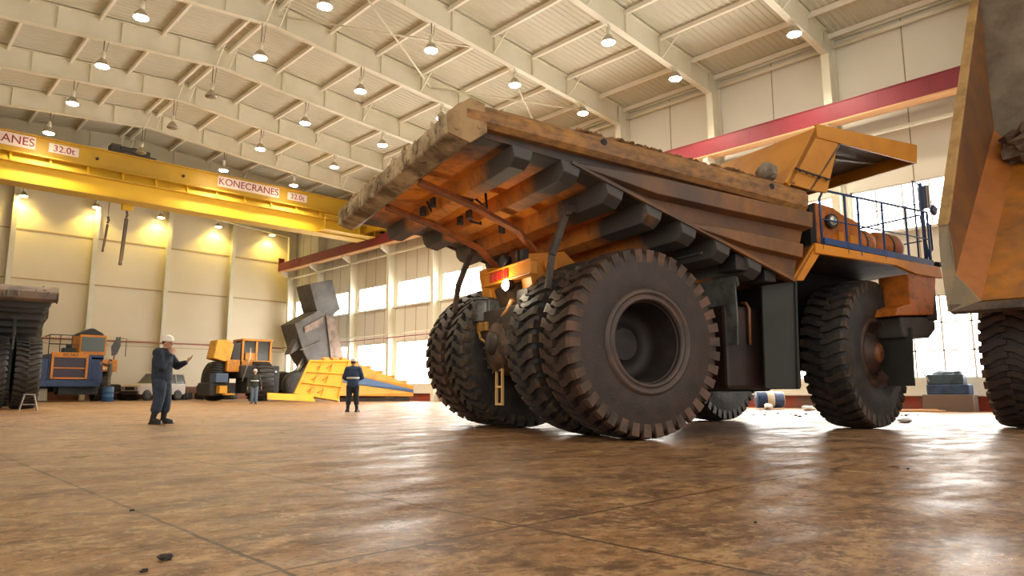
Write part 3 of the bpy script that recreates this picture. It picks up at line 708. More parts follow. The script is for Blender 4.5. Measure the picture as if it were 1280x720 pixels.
    b=MB(); b.prism([(4.85,4.0),(6.5,4.0),(6.2,4.72),(4.9,4.72)],1,2.555,2.57); b.prism([(4.85,4.0),(6.5,4.0),(6.2,4.72),(4.9,4.72)],1,.98,.995); b.build('cab_window',mat('cab_glass','#20262a',.1),cab)

def fleet_truck(name,label,loc,hd,body=True):
    t=empty(name,loc,hd); tag(t,label,'truck')
    running_gear(t); front_end(t)
    return t
HD=R(-16)
hub=Vector((8.3,5.86,0)); o_main=hub+Vector((-math.sin(HD),math.cos(HD),0))*2.75
main=fleet_truck('haul_truck','giant muddy orange dump truck with lowered body, standing in the middle of the hall',o_main,HD)
BODY=dump_body(main)
# dirt left along the top of the body
b=MB(); rr=random.Random(5)
for k in range(330):
    x=rr.uniform(-1.2,2.36); y=-2.74+rr.uniform(-.05,.18); z=zrail(x)+.0
    q=rr.uniform(.018,.05); b.ell((x,y,z+q*.35),(q*1.3,q,q*.8),7,5,noise=.3)
for k in range(40):
    x=rr.uniform(2.95,3.12); y=-2.76+rr.uniform(-.1,.1); q=rr.uniform(.03,.07); b.ell((x,y,zrail(x)+.02),(q*1.3,q,q),7,5,noise=.3)
b.build('dirt_crumbs',mudm,BODY,kind='stuff')
b=MB(); b.ell((2.66,-2.64,4.325),(.19,.18,.165),10,8,noise=.1); b.xf(Matrix.Translation(o_main)@Matrix.Rotation(HD,4,'Z'))
d=b.build('rock',rockm); tag(d,'grey lump of rock lying on the body rail beside the yellow canopy','rock')

# ---------------------------------------------------------------- second truck, body tipped up, at the right edge
t2=empty('haul_truck',(16.2,.6,0),R(0)); tag(t2,'orange dump truck with its body tipped up, cut off by the right-hand frame edge','truck')
running_gear(t2); front_end(t2)
tipm=mat('tipped_body_orange','#c87c22',.3,dirt='#7a4a22',amt=.45,scale=.8,soft=.4,dirt2='#5a4434',amt2=.3,scale2=2.2)
tipside=mat('tipped_side_brown','#96602c',.5,dirt='#6a4830',amt=.5,scale=.7,soft=.4,dirt2='#54463a',amt2=.3,scale2=1.8)
tipgrey=mat('tipped_dry_mud','#877c68',.85,dirt='#5d4a3c',amt=.45,scale=.9,soft=.3,bump=.6,bscale=5)
tiptan=mat('tipped_edge_tan','#b08c58',.65,dirt='#8a6a40',amt=.4,scale=2)
def ring2(s):   # cross section of the tipped body at distance s up the floor (truck-2 local, x forward)
    fx,fz=.70,.714; rx,rz=.47,.883
    L=s*.92
    F=lambda y,d: (-2.45+fx*s-d*.0,y,2.16+fz*s)
    rail=(-2.1+rx*L, 2.85, 3.68+rz*L)
    return F,rail
def tip_body():
    E=[0,1.5,3,4.5,5.6]
    rings=[]
    for s in E:
        low=Vector((-2.45+.755*s,0,2.2+.656*s)); q=s*(1.05+.06*s); rl=Vector((-2.1+.57*q,0,3.68+.82*q))
        c1=Vector((-2.3+.743*s,0,2.72+.669*s))
        pts=[(rl,2.85),(c1,2.75),(low,2.38),(low,-2.38),(c1,-2.75),(rl,-2.85)]
        rings.append([Vector((q.x,y,q.z)) for q,y in pts])
    b=MB()
    n=6
    back=Vector((.07,0,-.05))
    for a,bq in zip(rings,rings[1:]):
        for i in range(n-1):
            m=(1,2,0,2,1)[i]
            out=Vector((.06,(0.05 if i<2 else(-.05 if i>2 else 0)),-.04))
            b.hexa([a[i],a[i+1],bq[i+1],bq[i],a[i]+out,a[i+1]+out,bq[i+1]+out,bq[i]+out],m)
    body=b.build('dump_body',[tipm,tipside,mat('tipped_chamfer','#a8642a',.48,dirt='#8a4f22',amt=.4,scale=.9)],t2)
    # headboard
    r=rings[-1]; b=MB()
    A=r; top=[Vector((q.x-1.1,q.y,q.z+1.0)) for q in r]
    b.loft([[r[0],r[1],r[2],r[3],r[4],r[5]],[q+Vector((.08,0,.06)) for q in r]])
    b.build('headboard',tipgrey,body)
    # lip and edge flange
    a=rings[0]; b=MB()
    b.hexa([(-2.52,-2.85,2.03),(-2.3,-2.85,2.0),(-2.3,2.85,2.0),(-2.52,2.85,2.03),(-2.5,-2.85,2.17),(-2.3,-2.85,2.2),(-2.3,2.85,2.2),(-2.5,2.85,2.17)])
    b.build('tail_lip',mat('tip_lip','#6a5646',.7,dirt='#453a32',amt=.45,scale=2.5,bump=.5),body,bevel=.02)
    for s in (-1,1):
        y=s
        outer=[(-2.1,2.98,3.68),(-2.22,2.97,3.3),(-2.36,2.93,2.85),(-2.46,2.87,2.05)]
        inner=[(-2.1,2.85,3.68),(-2.22,2.78,3.2),(-2.3,2.75,2.72),(-2.45,2.38,2.2)]
        b=MB()
        pts=[(x,s*yy,z) for x,yy,z in outer]+[(x,s*yy,z) for x,yy,z in inner[::-1]]
        b.plate(pts,(-1,0,-.3),.06); b.build('tail_flange',mat('tip_flange','#8a7d66',.8,dirt='#a98b5e',amt=.4,scale=2,bump=.5),body)
        b=MB(); rr2=[]
        for rg in rings:
            q=rg[0]; rr2.append([(q.x-.1,s*2.82,q.z-.05),(q.x-.1,s*3.0,q.z-.05),(q.x+.06,s*3.0,q.z+.05),(q.x+.06,s*2.82,q.z+.05)])
        b.loft(rr2); b.build('body_rail',tiptan,body,bevel=.015)
    b=MB(); rr=random.Random(9)
    for k in range(46):
        q=rings[-1][2]; a=rr.uniform(.12,.42); b.ell((q.x-.25+rr.uniform(-.5,.1),rr.uniform(.4,2.4),q.z-.05+rr.uniform(-.3,.5)),(a,a*1.3,a*.8),8,6,noise=.3)
    b.build('caked_mud',mat('caked_mud','#5a4636',.9,dirt='#7c7060',amt=.35,scale=2,bump=1,bscale=6),body,kind='stuff')
    return body
tip_body()
# ================================================================== bridge crane
cy=mat('crane_yellow','#c9a02c',.5,dirt='#b38f2c',amt=.35,scale=.4,soft=.4)
cy2=mat('crane_yellow_lamplit','#e0b428',.45)  # brighter copy of the crane yellow, lamplight put into the colour
signw=mat('sign_white','#e8d8cc',.5); signr=mat('sign_red','#8e2438',.5)
def text(txt,size,name,m,parent,loc,rot,depth=.01):
    cu=bpy.data.curves.new(name,'FONT'); cu.body=txt; cu.size=size; cu.extrude=depth; cu.align_x='CENTER'; cu.align_y='CENTER'
    o=bpy.data.objects.new(name,cu); link(o); bpy.context.view_layer.update()
    me=bpy.data.meshes.new_from_object(o.evaluated_get(bpy.context.evaluated_depsgraph_get()))
    bpy.data.objects.remove(o); me.materials.clear(); me.materials.append(m)
    o=bpy.data.objects.new(name,me); link(o); o.parent=parent; o.location=loc; o.rotation_euler=rot
    return o
YC=43.0
cr=empty('bridge_crane',(0,0,0)); tag(cr,'wide yellow bridge crane spanning the hall with red lettered signs on its girder','crane')
b=MB(); b.bb(-4.6,25.9,YC+.1,YC+.9,12.5,14.05); gd=b.build('girder',cy,cr)
b=MB(); b.bb(-4.6,25.9,YC+.05,YC+.95,11.46,12.46); b.build('lower_box',cy2,cr)
b=MB(); b.bb(-4.6,26.2,YC-.12,YC+1.05,11.40,11.46); b.bb(-4.6,26.2,YC-.3,YC+.05,12.40,12.46); b.bb(-4.6,26,YC-.1,YC+.1,14.0,14.06); b.bb(-4.6,26,YC-.36,YC+.1,12.9,12.93); b.build('girder_flange',cy,cr)
b=MB(); b.hexa([(-4.6,YC-.3,12.44),(26,YC-.3,12.44),(26,YC-.26,12.44),(-4.6,YC-.26,12.44),(-4.6,YC+.06,12.95),(26,YC+.06,12.95),(26,YC+.1,12.95),(-4.6,YC+.1,12.95)]); b.build('walkway_apron',cy,cr)
x=-3.7
while x<25.5:
    b=MB(); b.prism([(YC-.34,12.46),(YC-.26,12.46),(YC+.06,12.92),(YC-.1,12.92)],0,x-.05,x+.05); b.build('gusset',cy2,cr); x+=1.75
for xs in (4.1,17.65):
    b=MB(); b.bb(xs-2.0,xs+2.0,YC+.06,YC+.1,13.3,13.98); sg=b.build('sign_plate',signw,cr)
    text('KONECRANES',.62,'lettering',signr,sg,(xs,YC+.05,13.63),(PI/2,0,0)).scale=(.98,1,1)
    xs2=xs+3.3 
    b=MB(); b.bb(xs2-.7,xs2+.7,YC+.06,YC+.1,13.35,13.85); sg=b.build('sign_plate',signw,cr)
    text('32.0t',.5,'lettering',signr,sg,(xs2,YC+.05,13.59),(PI/2,0,0))
for xx in (9.0,13.6,1.0):
    b=MB(); b.cyl((xx,YC+.1,13.5),(xx,YC+.0,13.5),.08,n=10); b.build('bolt_cap',darks,gd)
# end carriage on the runway
b=MB(); b.bb(26.3,27.5,YC-1.6,YC+3.2,11.95,12.5); b.build('end_carriage',cy2,cr,bevel=.03)
for y in (YC-1.2,YC+2.8):
    b=MB(); b.cyl((26.8,y,12.03),(27.0,y,12.03),.22,n=20); b.build('carriage_wheel',darks,cr)
b=MB(); b.bb(22.5,26.5,YC-1.0,YC+.0,11.5,11.56); b.tube([(22.5,YC-1,12.5),(26.5,YC-1,12.5)],.03,6); 
for xx in (22.5,23.8,25.1,26.4): b.tube([(xx,YC-1,11.5),(xx,YC-1,12.5)],.025,6)
b.build('service_platform',cy,cr)
# second girder behind
b=MB(); b.bb(-4.6,26.3,YC+2.4,YC+3.0,12.1,13.5); b.build('girder',cy,cr)
# trolley
t=MB(); t.bb(9.6,12.1,YC+.3,YC+2.6,14.06,14.3); tr=t.build('trolley',mat('trolley_dark','#55504a',.6),cr,bevel=.02)
b=MB()
for xx,h,w in ((10.0,.45,.5),(10.6,.3,.5),(11.05,.42,.5),(11.55,.3,.45)): b.box((xx,YC+.9,14.3+h/2),(w,.8,h))
b.cyl((10.2,YC+.6,14.55),(11.8,YC+.6,14.5),.16,n=14); b.build('hoist_motor',MATS['trolley_dark'],tr,bevel=.03)
# hanging hook block
def hang(name,x,ztop,zbot,label,blk):
    t=empty(name,(x,YC+1.5,zbot)); tag(t,label,'crane hook')
    h=ztop-zbot
    if blk:
        b=MB()
        for dx in (-.12,.12): b.tube([(dx,0,h-.4),(dx,0,h+1.3)],.025,6)
        b.build('wire_rope',mat('rope_dark','#6b6050',.6),t)
        b=MB(); b.box((0,0,h-.3),(.62,.3,.85)); b.build('hook_block',cy2,t,bevel=.06)
    else:
        b=MB(); b.tube([(.0,0,h-.1),(.02,0,h+1.3)],.02,6); b.build('wire_rope',MATS['rope_dark'] if 'rope_dark' in MATS else mat('rope_dark','#6b6050',.6),t)
    b=MB(); k=h-.75 if blk else h-.1; w=.2 if blk else .12
    b.tube([(0,0,k),(.05,0,k-.25),(0,0,k-.4)],.07,8)
    b.bar((0,0,k-.45),(-.12,0,.1),w,w*.7); b.cyl((-.12,0,0),(-.12,0,.16),w*.5,n=10)
    b.tube([(w*.5,0,k-.5),(w*.5-.12,0,.3)],.03,6)
    b.build('hanging_sling',mat('sling_dark','#5b5048',.6,dirt='#7a5a3c',amt=.4,scale=2),t,bevel=.02)
hang('crane_hook',11.05,11.9,7.9,'long dark lifting sling under a yellow hook block on the crane',True)
hang('crane_hook',10.1,10.75,8.55,'short brown lifting sling beside the longer crane hook',False)
# ================================================================== people
skinm=mat('skin','#b98a6c',.5); eyem=mat('eye_dark','#241a16',.3); hairm=mat('hair_dark','#2c221c',.7)
def limb(b,pts,rs,n=12):
    pts=[Vector(p) for p in pts]
    for i,(p,r) in enumerate(zip(pts,rs)):
        b.ell(p,(r,r,r),n,8)
        if i: b.cyl(pts[i-1],p,rs[i-1],r,n)
def torso(b,rings,n=20):
    """rings: (centre, half depth, half width)"""
    b.loft([[Vector(c)+Vector((d*math.cos(2*PI*i/n),w*math.sin(2*PI*i/n),0)) for i in range(n)] for c,d,w in rings],smooth=True)
def remesh(bm,vox,name,m,parent,smooth=3):
    me=bpy.data.meshes.new(name); bmesh.ops.recalc_face_normals(bm,faces=bm.faces); bm.to_mesh(me); bm.free()
    o=bpy.data.objects.new(name,me); link(o)
    r=o.modifiers.new('r','REMESH'); r.mode='VOXEL'; r.voxel_size=vox; r.use_smooth_shade=True
    q=o.modifiers.new('q','SMOOTH'); q.iterations=smooth; q.factor=.5
    bpy.context.view_layer.update()
    res=bpy.data.meshes.new_from_object(o.evaluated_get(bpy.context.evaluated_depsgraph_get()))
    bpy.data.objects.remove(o); res.materials.clear(); res.materials.append(m)
    ob=bpy.data.objects.new(name,res); link(ob); ob.parent=parent; return ob
def hand(b,w,d,n,curl=.5,side=1,s=1.0):
    """palm and five fingers: wrist w, direction d, palm normal n"""
    w=Vector(w); d=Vector(d).normalized(); n=Vector(n); n=(n-d*n.dot(d)).normalized(); a=d.cross(n)*side
    M=Matrix((d,a,n)).transposed()
    b.ell(w+d*.05*s,(.055*s,.042*s,.018*s),10,7,rot=M)
    for i,(off,l) in enumerate(((.03,.072),(.01,.08),(-.011,.074),(-.03,.058))):
        p=w+d*.092*s+a*off*s; pts=[p-d*.02*s]; dd=d.copy()
        for k in range(3):
            pts.append(pts[-1]+dd*(l*s*(.5,.32,.26)[k]+(.02*s if k==0 else 0))); ang=curl*(.5+.25*k)
            dd=(dd*math.cos(ang)+n*math.sin(ang)).normalized()
        b.tube(pts,[.0105*s,.0100*s,.0092*s,.0078*s],7)
    p=w+d*.03*s+a*.034*s; td=(d*.75+a*.6+n*.25).normalized()
    b.tube([p-td*.01,p+td*.035*s,p+(td+d*.25+n*.25*curl).normalized()*.068*s],[.0125*s,.011*s,.009*s],7)
def human(name,label,loc,heading,J,cols,scale=1.0,helmet=None,boots=True,extra=None,bulk=1.0,lean=0):
    root=empty(name,loc,heading); root.scale=(scale,)*3; tag(root,label,'person')
    hz=J.get('hip',.92); chest=Vector(J.get('chest',(0.0,0,1.3))); neck=Vector(J.get('neck',(.01,0,1.49))); head=Vector(J.get('head',(.045,0,1.635)))
    pel=Vector(J.get('pelvis',(0,0,hz)))
    v={'neck':(neck,.055)}
    sh={};el={};wr={};hp={};kn={};an={};toe={}
    for q,k in ((1,'L'),(-1,'R')):
        sh[k]=Vector((chest.x,q*.185,chest.z+.125)); el[k]=Vector(J['el'+k]); wr[k]=Vector(J['wr'+k])
        hp[k]=Vector((pel.x,q*.092,pel.z-.04)); kn[k]=Vector(J['kn'+k]); an[k]=Vector(J['an'+k]); toe[k]=an[k]+Vector(J.get('toe'+k,(.17,q*.03,-.05)))
    up=chest+Vector((0,0,.15))
    b=MB()
    torso(b,[(pel-Vector((0,0,.08)),.09,.13),(pel,.115,.165),(pel.lerp(chest,.4),.105,.14),(chest,.125,.165),(up,.1,.17),(up+Vector((0,0,.05)),.07,.1)])
    limb(b,[up,neck,head-Vector((.02,0,.03))],[.08,.058,.06])
    for k in 'LR':
        limb(b,[sh[k],el[k],el[k].lerp(wr[k],.35),wr[k]],[.06,.043,.042,.029])
        limb(b,[hp[k],kn[k],kn[k].lerp(an[k],.35),an[k],an[k]-Vector((.03,0,.04)),toe[k]],[.092,.06,.058,.04,.035,.03])
    hd=Vector(J.get('look',(1,0,0))).normalized(); lf=Vector((0,0,1)).cross(hd).normalized(); uh=hd.cross(lf); M=Matrix((hd,lf,uh)).transposed()
    H=lambda x,y,z: head+M@Vector((x,y,z))
    b.ell(H(0,0,.02),(.098,.078,.105),16,12,rot=M); b.ell(H(.03,0,-.05),(.066,.058,.075),14,10,rot=M)
    b.ell(H(.1,0,-.012),(.022,.014,.026),8,6,rot=M); b.ell(H(.088,0,.032),(.018,.05,.014),8,6,rot=M); b.ell(H(.086,0,-.06),(.016,.028,.012),8,6,rot=M); b.ell(H(.075,0,-.1),(.028,.03,.022),8,6,rot=M)
    for s in (1,-1): b.ell(H(-.005,s*.08,0),(.026,.012,.034),8,6,rot=M)
    for s,k in ((1,'L'),(-1,'R')):
        hand(b,wr[k],J.get('hd'+k,wr[k]-el[k]),J.get('hn'+k,(0,-s,0)),J.get('curl'+k,.5),-s,1.15)
    body=remesh(b.bm,.0065,'body',skinm,root,2)
    for s in (1,-1):
        b=MB(); b.ell(H(.083,s*.032,.012),(.012,.014,.009),8,6,rot=M); b.build('eye',eyem,body)
    b=MB(); b.ell(H(-.012,0,.045),(.103,.086,.098),14,10,rot=M)
    for vv in list(b.bm.verts):
        q=M.transposed()@(vv.co-head)
        if q.x>.045 and q.z<.07 or q.z<-.03: b.bm.verts.remove(vv)
    b.build('hair',hairm,body)
    # clothes
    k1=bulk; b=MB()
    torso(b,[(pel-Vector((0,0,.1)),.125*k1,.175*k1),(pel,.155*k1,.195*k1),(pel.lerp(chest,.45),.155*k1,.185*k1),(chest,.15*k1,.2*k1),(up,.12*k1,.195),(up+Vector((0,0,.045)),.095,.14),(neck+Vector((0,0,.045)),.08,.085)])
    for k in 'LR': limb(b,[up.lerp(sh[k],.55),sh[k],el[k],el[k].lerp(wr[k],.94)],[.09*k1,.095*k1,.07*k1,.05])
    remesh(b.bm,.012,'jacket',cols['jacket'],root)
    b=MB(); torso(b,[(pel-Vector((0,0,.12)),.12*k1,.165*k1),(pel-Vector((0,0,.04)),.135*k1,.18*k1),(pel+Vector((0,0,.06)),.13*k1,.17*k1)])
    for k,q in (('L',1),('R',-1)):
        en=kn[k].lerp(an[k],.5 if boots else .93)
        limb(b,[hp[k]+Vector((0,q*.008,-.03)),hp[k].lerp(kn[k],.5),kn[k],en],[.118*k1,.108*k1,.088*k1,.086*k1])
    remesh(b.bm,.012,'trousers',cols['trousers'],root)
    for k in 'LR':
        b=MB(); limb(b,[kn[k].lerp(an[k],.42 if boots else .85),an[k]+Vector((0,0,.03))],[.072 if boots else .055,.058])
        A=an[k]; d=(toe[k]-A); d.z=0; d.normalize()
        limb(b,[A+Vector((0,0,.02)),A-d*.03+Vector((0,0,-.045)),A+d*.06+Vector((0,0,-.03)),A+d*.16+Vector((0,0,-.05))],[.056,.048,.05,.04])
        b.box(A+d*.06+Vector((0,0,-.085)),(.29,.095,.03),rotz(math.atan2(d.y,d.x)))
        remesh(b.bm,.009,'boot',cols['boots'],root)
    if helmet:
        b=MB(); rg=[]
        n=20
        for th,r,z in ((0,1.0,.045),(0,.99,.07),(0,.9,.115),(0,.68,.15),(0,.35,.168),(0,.05,.172)):
            rg.append([H(-.005+.128*r*math.cos(2*PI*i/n),.105*r*math.sin(2*PI*i/n),z+.01) for i in range(n)])
        b.loft(rg,smooth=True)
        b.loft([[H(-.005+(.135+(.06 if math.cos(2*PI*i/n)>.2 else 0)*max(0,math.cos(2*PI*i/n)))*math.cos(2*PI*i/n),.113*math.sin(2*PI*i/n),.046+dz) for i in range(n)] for dz in (0,.012)])
        b.build('hard_hat',helmet,root)
    if extra: extra(root,v,H)
    return root
navy=mat('navy_cloth','#232f3f',.8,dirt='#1a222c',amt=.4,scale=6,bump=.5,bscale=16)
navyb=mat('blue_cloth','#2d4668',.8,dirt='#22344e',amt=.4,scale=6,bump=.5,bscale=16)
bootm=mat('boot_black','#1c1b1a',.45); hatw=mat('hard_hat_white','#e6e0d4',.35)
drk=mat('dark_green_cloth','#2c302c',.8,bump=.4,bscale=16); jean=mat('jeans_blue','#5a6a7c',.8,bump=.4,bscale=20); grycl=mat('grey_olive_cloth','#5e564a',.8,bump=.4,bscale=16)
refl=mat('reflective_band','#cfd4d4',.4)
A0=R(-43.57)
# man in profile: one hand at his mouth, the other held out
J=dict(pelvis=(0,0,.93),chest=(-.015,0,1.31),neck=(.02,0,1.5),head=(.065,0,1.64),look=(1,.0,-.06),
 elL=(.17,.27,1.19),wrL=(.40,.17,1.26),hdL=(.8,-.1,.75),hnL=(-.4,-.5,.5),curlL=.35,
 elR=(.11,-.27,1.15),wrR=(.19,-.07,1.405),hdR=(.1,.55,.75),hnR=(-.6,.5,.2),curlR=.9,
 knL=(.06,.11,.5),anL=(.03,.13,.1),knR=(.02,-.1,.5),anR=(-.06,-.12,.1),toeL=(.17,.02,-.05),toeR=(.17,-.03,-.05))
def ex1(root,v,H):
    b=MB(); p=v['neck'][0]
    b.tube([p+Vector((-.09,-.0,-.02)),p+Vector((-.05,-.09,-.04)),p+Vector((.05,-.08,-.06)),p+Vector((.09,0,-.09)),p+Vector((.05,.08,-.06)),p+Vector((-.05,.09,-.04)),p+Vector((-.09,0,-.02))],.045,8); b.build('collar',navy,root)
    b=MB(); b.box((-.03,-.19,.9),(.05,.03,.12)); b.build('belt_pouch',bootm,root,bevel=.01)
human('person','person in navy work suit and white hard hat, in profile, hand raised to mouth',(4.89,15.94,0),A0,J,dict(jacket=navy,trousers=mat('navy_trousers','#2c3a4c',.8,dirt='#222c3a',amt=.4,scale=6,bump=.5,bscale=16),boots=bootm),1.03,hatw,True,ex1,1.22)
# man seen from behind in blue jacket
J=dict(elL=(.06,.30,1.14),wrL=(.22,.12,1.03),hdL=(.6,-.6,-.1),hnL=(-.5,-.3,.3),curlL=.8,elR=(.06,-.30,1.14),wrR=(.22,-.10,1.05),hdR=(.6,.6,-.1),hnR=(-.5,.3,.3),curlR=.8,
 knL=(.02,.12,.5),anL=(0,.14,.1),knR=(.02,-.12,.5),anR=(-.01,-.15,.1),toeL=(.16,.05,-.05),toeR=(.16,-.06,-.05))
def ex2(root,v,H):
    b=MB()
    for z,r in ((1.13,.215),):
        b.loft([[ (r*.86*math.cos(2*PI*i/24)-.01,r*math.sin(2*PI*i/24),z+dz) for i in range(24)] for dz in (-.03,.03)],cap=False)
    b.build('reflective_stripe',refl,root)
human('person','person in blue jacket and white hard hat, back turned to the camera',(12.16,20.39,0),R(58),J,dict(jacket=navyb,trousers=navy,boots=bootm),.98,hatw,True,ex2,1.02)
# man facing the camera far away in jeans
J=dict(elL=(.0,.28,1.15),wrL=(.05,.33,.9),elR=(0,-.28,1.15),wrR=(.06,-.32,.9),knL=(.03,.1,.5),anL=(.0,.1,.1),knR=(.03,-.09,.5),anR=(-.02,-.1,.1))
def ex3(root,v,H):
    b=MB(); b.loft([[ (.2*math.cos(2*PI*i/24),.215*math.sin(2*PI*i/24),1.2+dz) for i in range(24)] for dz in (-.025,.025)],cap=False); b.build('reflective_stripe',refl,root)
human('person','person in dark jacket and blue jeans facing the camera, far off',(15.56,35.87,0),R(246),J,dict(jacket=drk,trousers=jean,boots=bootm),1.0,mat('cap_grey','#b8b4ac',.5),False,ex3)
# man standing on the blue barrel, arms up to the machine
J=dict(elL=(.2,.2,1.42),wrL=(.42,.14,1.5),elR=(.22,-.2,1.38),wrR=(.44,-.12,1.44),knL=(.05,.1,.5),anL=(.02,.1,.1),knR=(.03,-.09,.5),anR=(-.02,-.1,.1),look=(1,.1,.2))
human('person','person in grey overalls standing on a blue barrel and reaching up to the machine',(12.35,50.6,.92),R(160),J,dict(jacket=grycl,trousers=grycl,boots=bootm),1.0,None,False)
# ================================================================== machines and things along the far side
dteal=mat('dark_teal_paint','#30383a',.55,dirt='#3e3a34',amt=.4,scale=1.2,soft=.4)
dtop=mat('dusty_top_brown','#6b5a4c',.7,dirt='#4a423c',amt=.4,scale=1.5)
# ---- dark truck cut by the left-hand frame edge: same make as the big one, dark paint
DARK={}
def recol(o):
    if o.type=='MESH':
        for sl in o.material_slots:
            n=sl.material.name if sl.material else ''
            sl.link='OBJECT'
            sl.material= tirem if 'tire' in n else (dtop if ('rail' in n or 'lip' in n or 'canopy' in n) else (sl.material if ('glass' in n) else dteal))
    for c in o.children: recol(c)
lt=dup_tree(main); lt.location=(2.75,32.94,0); lt.rotation_euler=(0,0,R(84.7))
tag(lt,'dark grey dump truck with stepped tail, cut by the left-hand frame edge','truck')
recol(lt)
for c in list(lt.children_recursive):
    if c.type=='LIGHT': bpy.data.objects.remove(c)
# small trestle before it
st=empty('trestle',(4.75,29.5,0),R(-8)); st.scale=(.72,.72,.72); tag(st,'small grey steel trestle standing by the dark truck','trestle')
b=MB(); b.box((0,0,.78),(.5,.3,.06)); b.build('trestle_top',mat('trestle_grey','#8a8078',.5),st)
for sx in (-1,1):
    for sy in (-1,1):
        b=MB(); b.bar((sx*.2,sy*.1,.76),(sx*.36,sy*.22,0),.05,.05); b.build('leg',MATS['trestle_grey'],st)
b=MB(); b.bar((-.3,-.18,.3),(.3,-.18,.3),.04,.04); b.bar((-.3,.18,.3),(.3,.18,.3),.04,.04); b.build('brace',MATS['trestle_grey'],st)

# ---- front of an orange-grilled truck (faces the camera)
def front_truck():
    t=empty('haul_truck',(10.85,52.4,0),R(-90)); tag(t,'blue dump truck facing the camera with orange grille frame, under repair by the far wall','truck')
    og=mat('grille_orange','#d88a2c',.5,dirt='#b8742a',amt=.3,scale=3); bl=mat('truck_blue','#2c4470',.5,dirt='#263a5c',amt=.4,scale=2)
    dk=mat('truck_dark','#33383a',.6)
    # local: +x to camera, y: + is image right
    b=MB(); b.bb(-3.0,.3,-1.65,.75,1.25,3.0); b.bb(-3.2,.1,.75,1.5,1.2,2.9); b.build('hood',bl,t,bevel=.05)
    # y runs to the image right after the turn
    y0,y1=-1.5,.55
    b=MB(); b.bb(.3,.42,y0,y1,2.78,3.12); b.bb(.3,.42,y0,y0+.14,1.45,2.8); b.bb(.3,.42,y1-.14,y1,1.45,2.8); b.bb(.3,.42,y0,y1,1.42,1.52); b.bb(.3,.4,y0,y1,2.07,2.15)
    g=b.build('grille_frame',og,t,bevel=.02)
    b=MB()
    for z0,z1 in ((1.52,2.07),(2.15,2.78)):
        b.bb(.3,.33,y0+.14,y1-.14,z0,z1)
        k=z0+.05
        while k<z1: b.bb(.33,.36,y0+.14,y1-.14,k,k+.025); k+=.09
    b.build('grille_mesh',mat('grille_mesh','#4c4658',.6),g)
    text('БЕЛАЗ',.26,'lettering',mat('letter_dark','#3a2a18',.5),g,(.43,(y0+y1)/2,2.95),(PI/2,0,PI/2))
    b=MB(); b.bb(-1.2,.5,-2.25,1.3,.92,1.32); b.build('bumper',bl,t,bevel=.05)
    b=MB(); b.bb(-.8,.35,-2.1,-1.65,1.3,2.7); b.build('side_panel',bl,t,bevel=.03)
    b=MB(); b.bb(-1.6,.1,1.35,2.35,1.95,2.75); f=b.build('fender',og,t,bevel=.06)
    for y in (1.55,1.75):
        b=MB(); b.cyl((.1,y,2.15),(.16,y,2.15),.08,n=14); b.build('headlamp',mat('headlamp_pale','#e8dcc0',.3),f)
    b=MB(); b.bb(-2.6,-.3,.1,1.7,3.0,4.35); c=b.build('cab',og,t,bevel=.06)
    b=MB(); b.bb(-.3,-.27,.22,1.58,3.25,4.2); b.build('windscreen',mat('screen_green','#55605a',.15),c)
    b=MB(); b.prism([(.05,4.36),(1.6,4.36),(1.5,4.5),(.95,4.8),(.75,4.8),(.2,4.5)],0,-2.2,-.6); b.build('cab_roof',dk,c,bevel=.03)
    b=MB(); b.bb(-.6,.1,.2,1.5,2.7,3.0); b.build('cab_base',bl,t,bevel=.03)
    b=MB()
    for y in (-1.6,-1.0,-.35): b.tube([(-.2,y,3.0),(-.2,y,4.25)],.03,6)
    for z in (3.65,4.25): b.tube([(-.2,-1.6,z),(-.2,.05,z)],.03,6)
    b.tube([(-.2,-1.6,4.2),(-1.6,-1.6,4.2)],.03,6); b.build('hand_railing',dk,t)
    b=MB(); b.bb(-1.1,-.5,-.75,.0,3.0,3.45); b.cyl((-.8,-.4,3.45),(-.8,-.4,3.7),.15,n=12); b.build('air_cleaner',dk,t,bevel=.04)
    for y in (-1.75,1.75):
        b=MB(); b.lathe([(.5,-.4),(.95,-.42),(1.12,-.34),(1.16,0),(1.12,.34),(.95,.42),(.5,.4)],32,axis=1,c=(-1.6,y,1.16)); 
        for k in range(24):
            a=2*PI*k/24; b.box((-1.6+1.15*math.cos(a),y,1.16+1.15*math.sin(a)),(.09,.8,.1),Matrix.Rotation(-a,3,'Y'))
        b.build('wheel',tirem,t)
    b=MB(); b.bb(-5,-.4,-1.1,1.1,.6,1.5); b.bb(-1.2,-.1,-.9,1.35,.42,.95); b.build('chassis_frame',dk,t,bevel=.03)
    b=MB(); b.tube([(-.4,2.2,2.7),(-.4,2.3,4.3)],.04,6); b.tube([(-.4,2.3,4.2),(-.4,2.9,4.2),(-.4,2.9,3.0)],.025,6); mm=b.build('mirror_frame',dk,t)
    b=MB(); b.prism([(2.05,3.0),(2.35,3.1),(2.55,3.7),(2.5,4.35),(2.2,4.1),(1.98,3.6)],0,-.36,-.28); b.build('mirror',mat('mirror_dark','#3c3e40',.3),mm,bevel=.02)
    b=MB(); b.box((.2,-1.95,.42),(.08,.85,.78),Matrix.Rotation(R(-12),3,'Y')); b.build('splash_panel',mat('panel_grey','#8a8070',.6),t,bevel=.01)
    return t
front_truck()
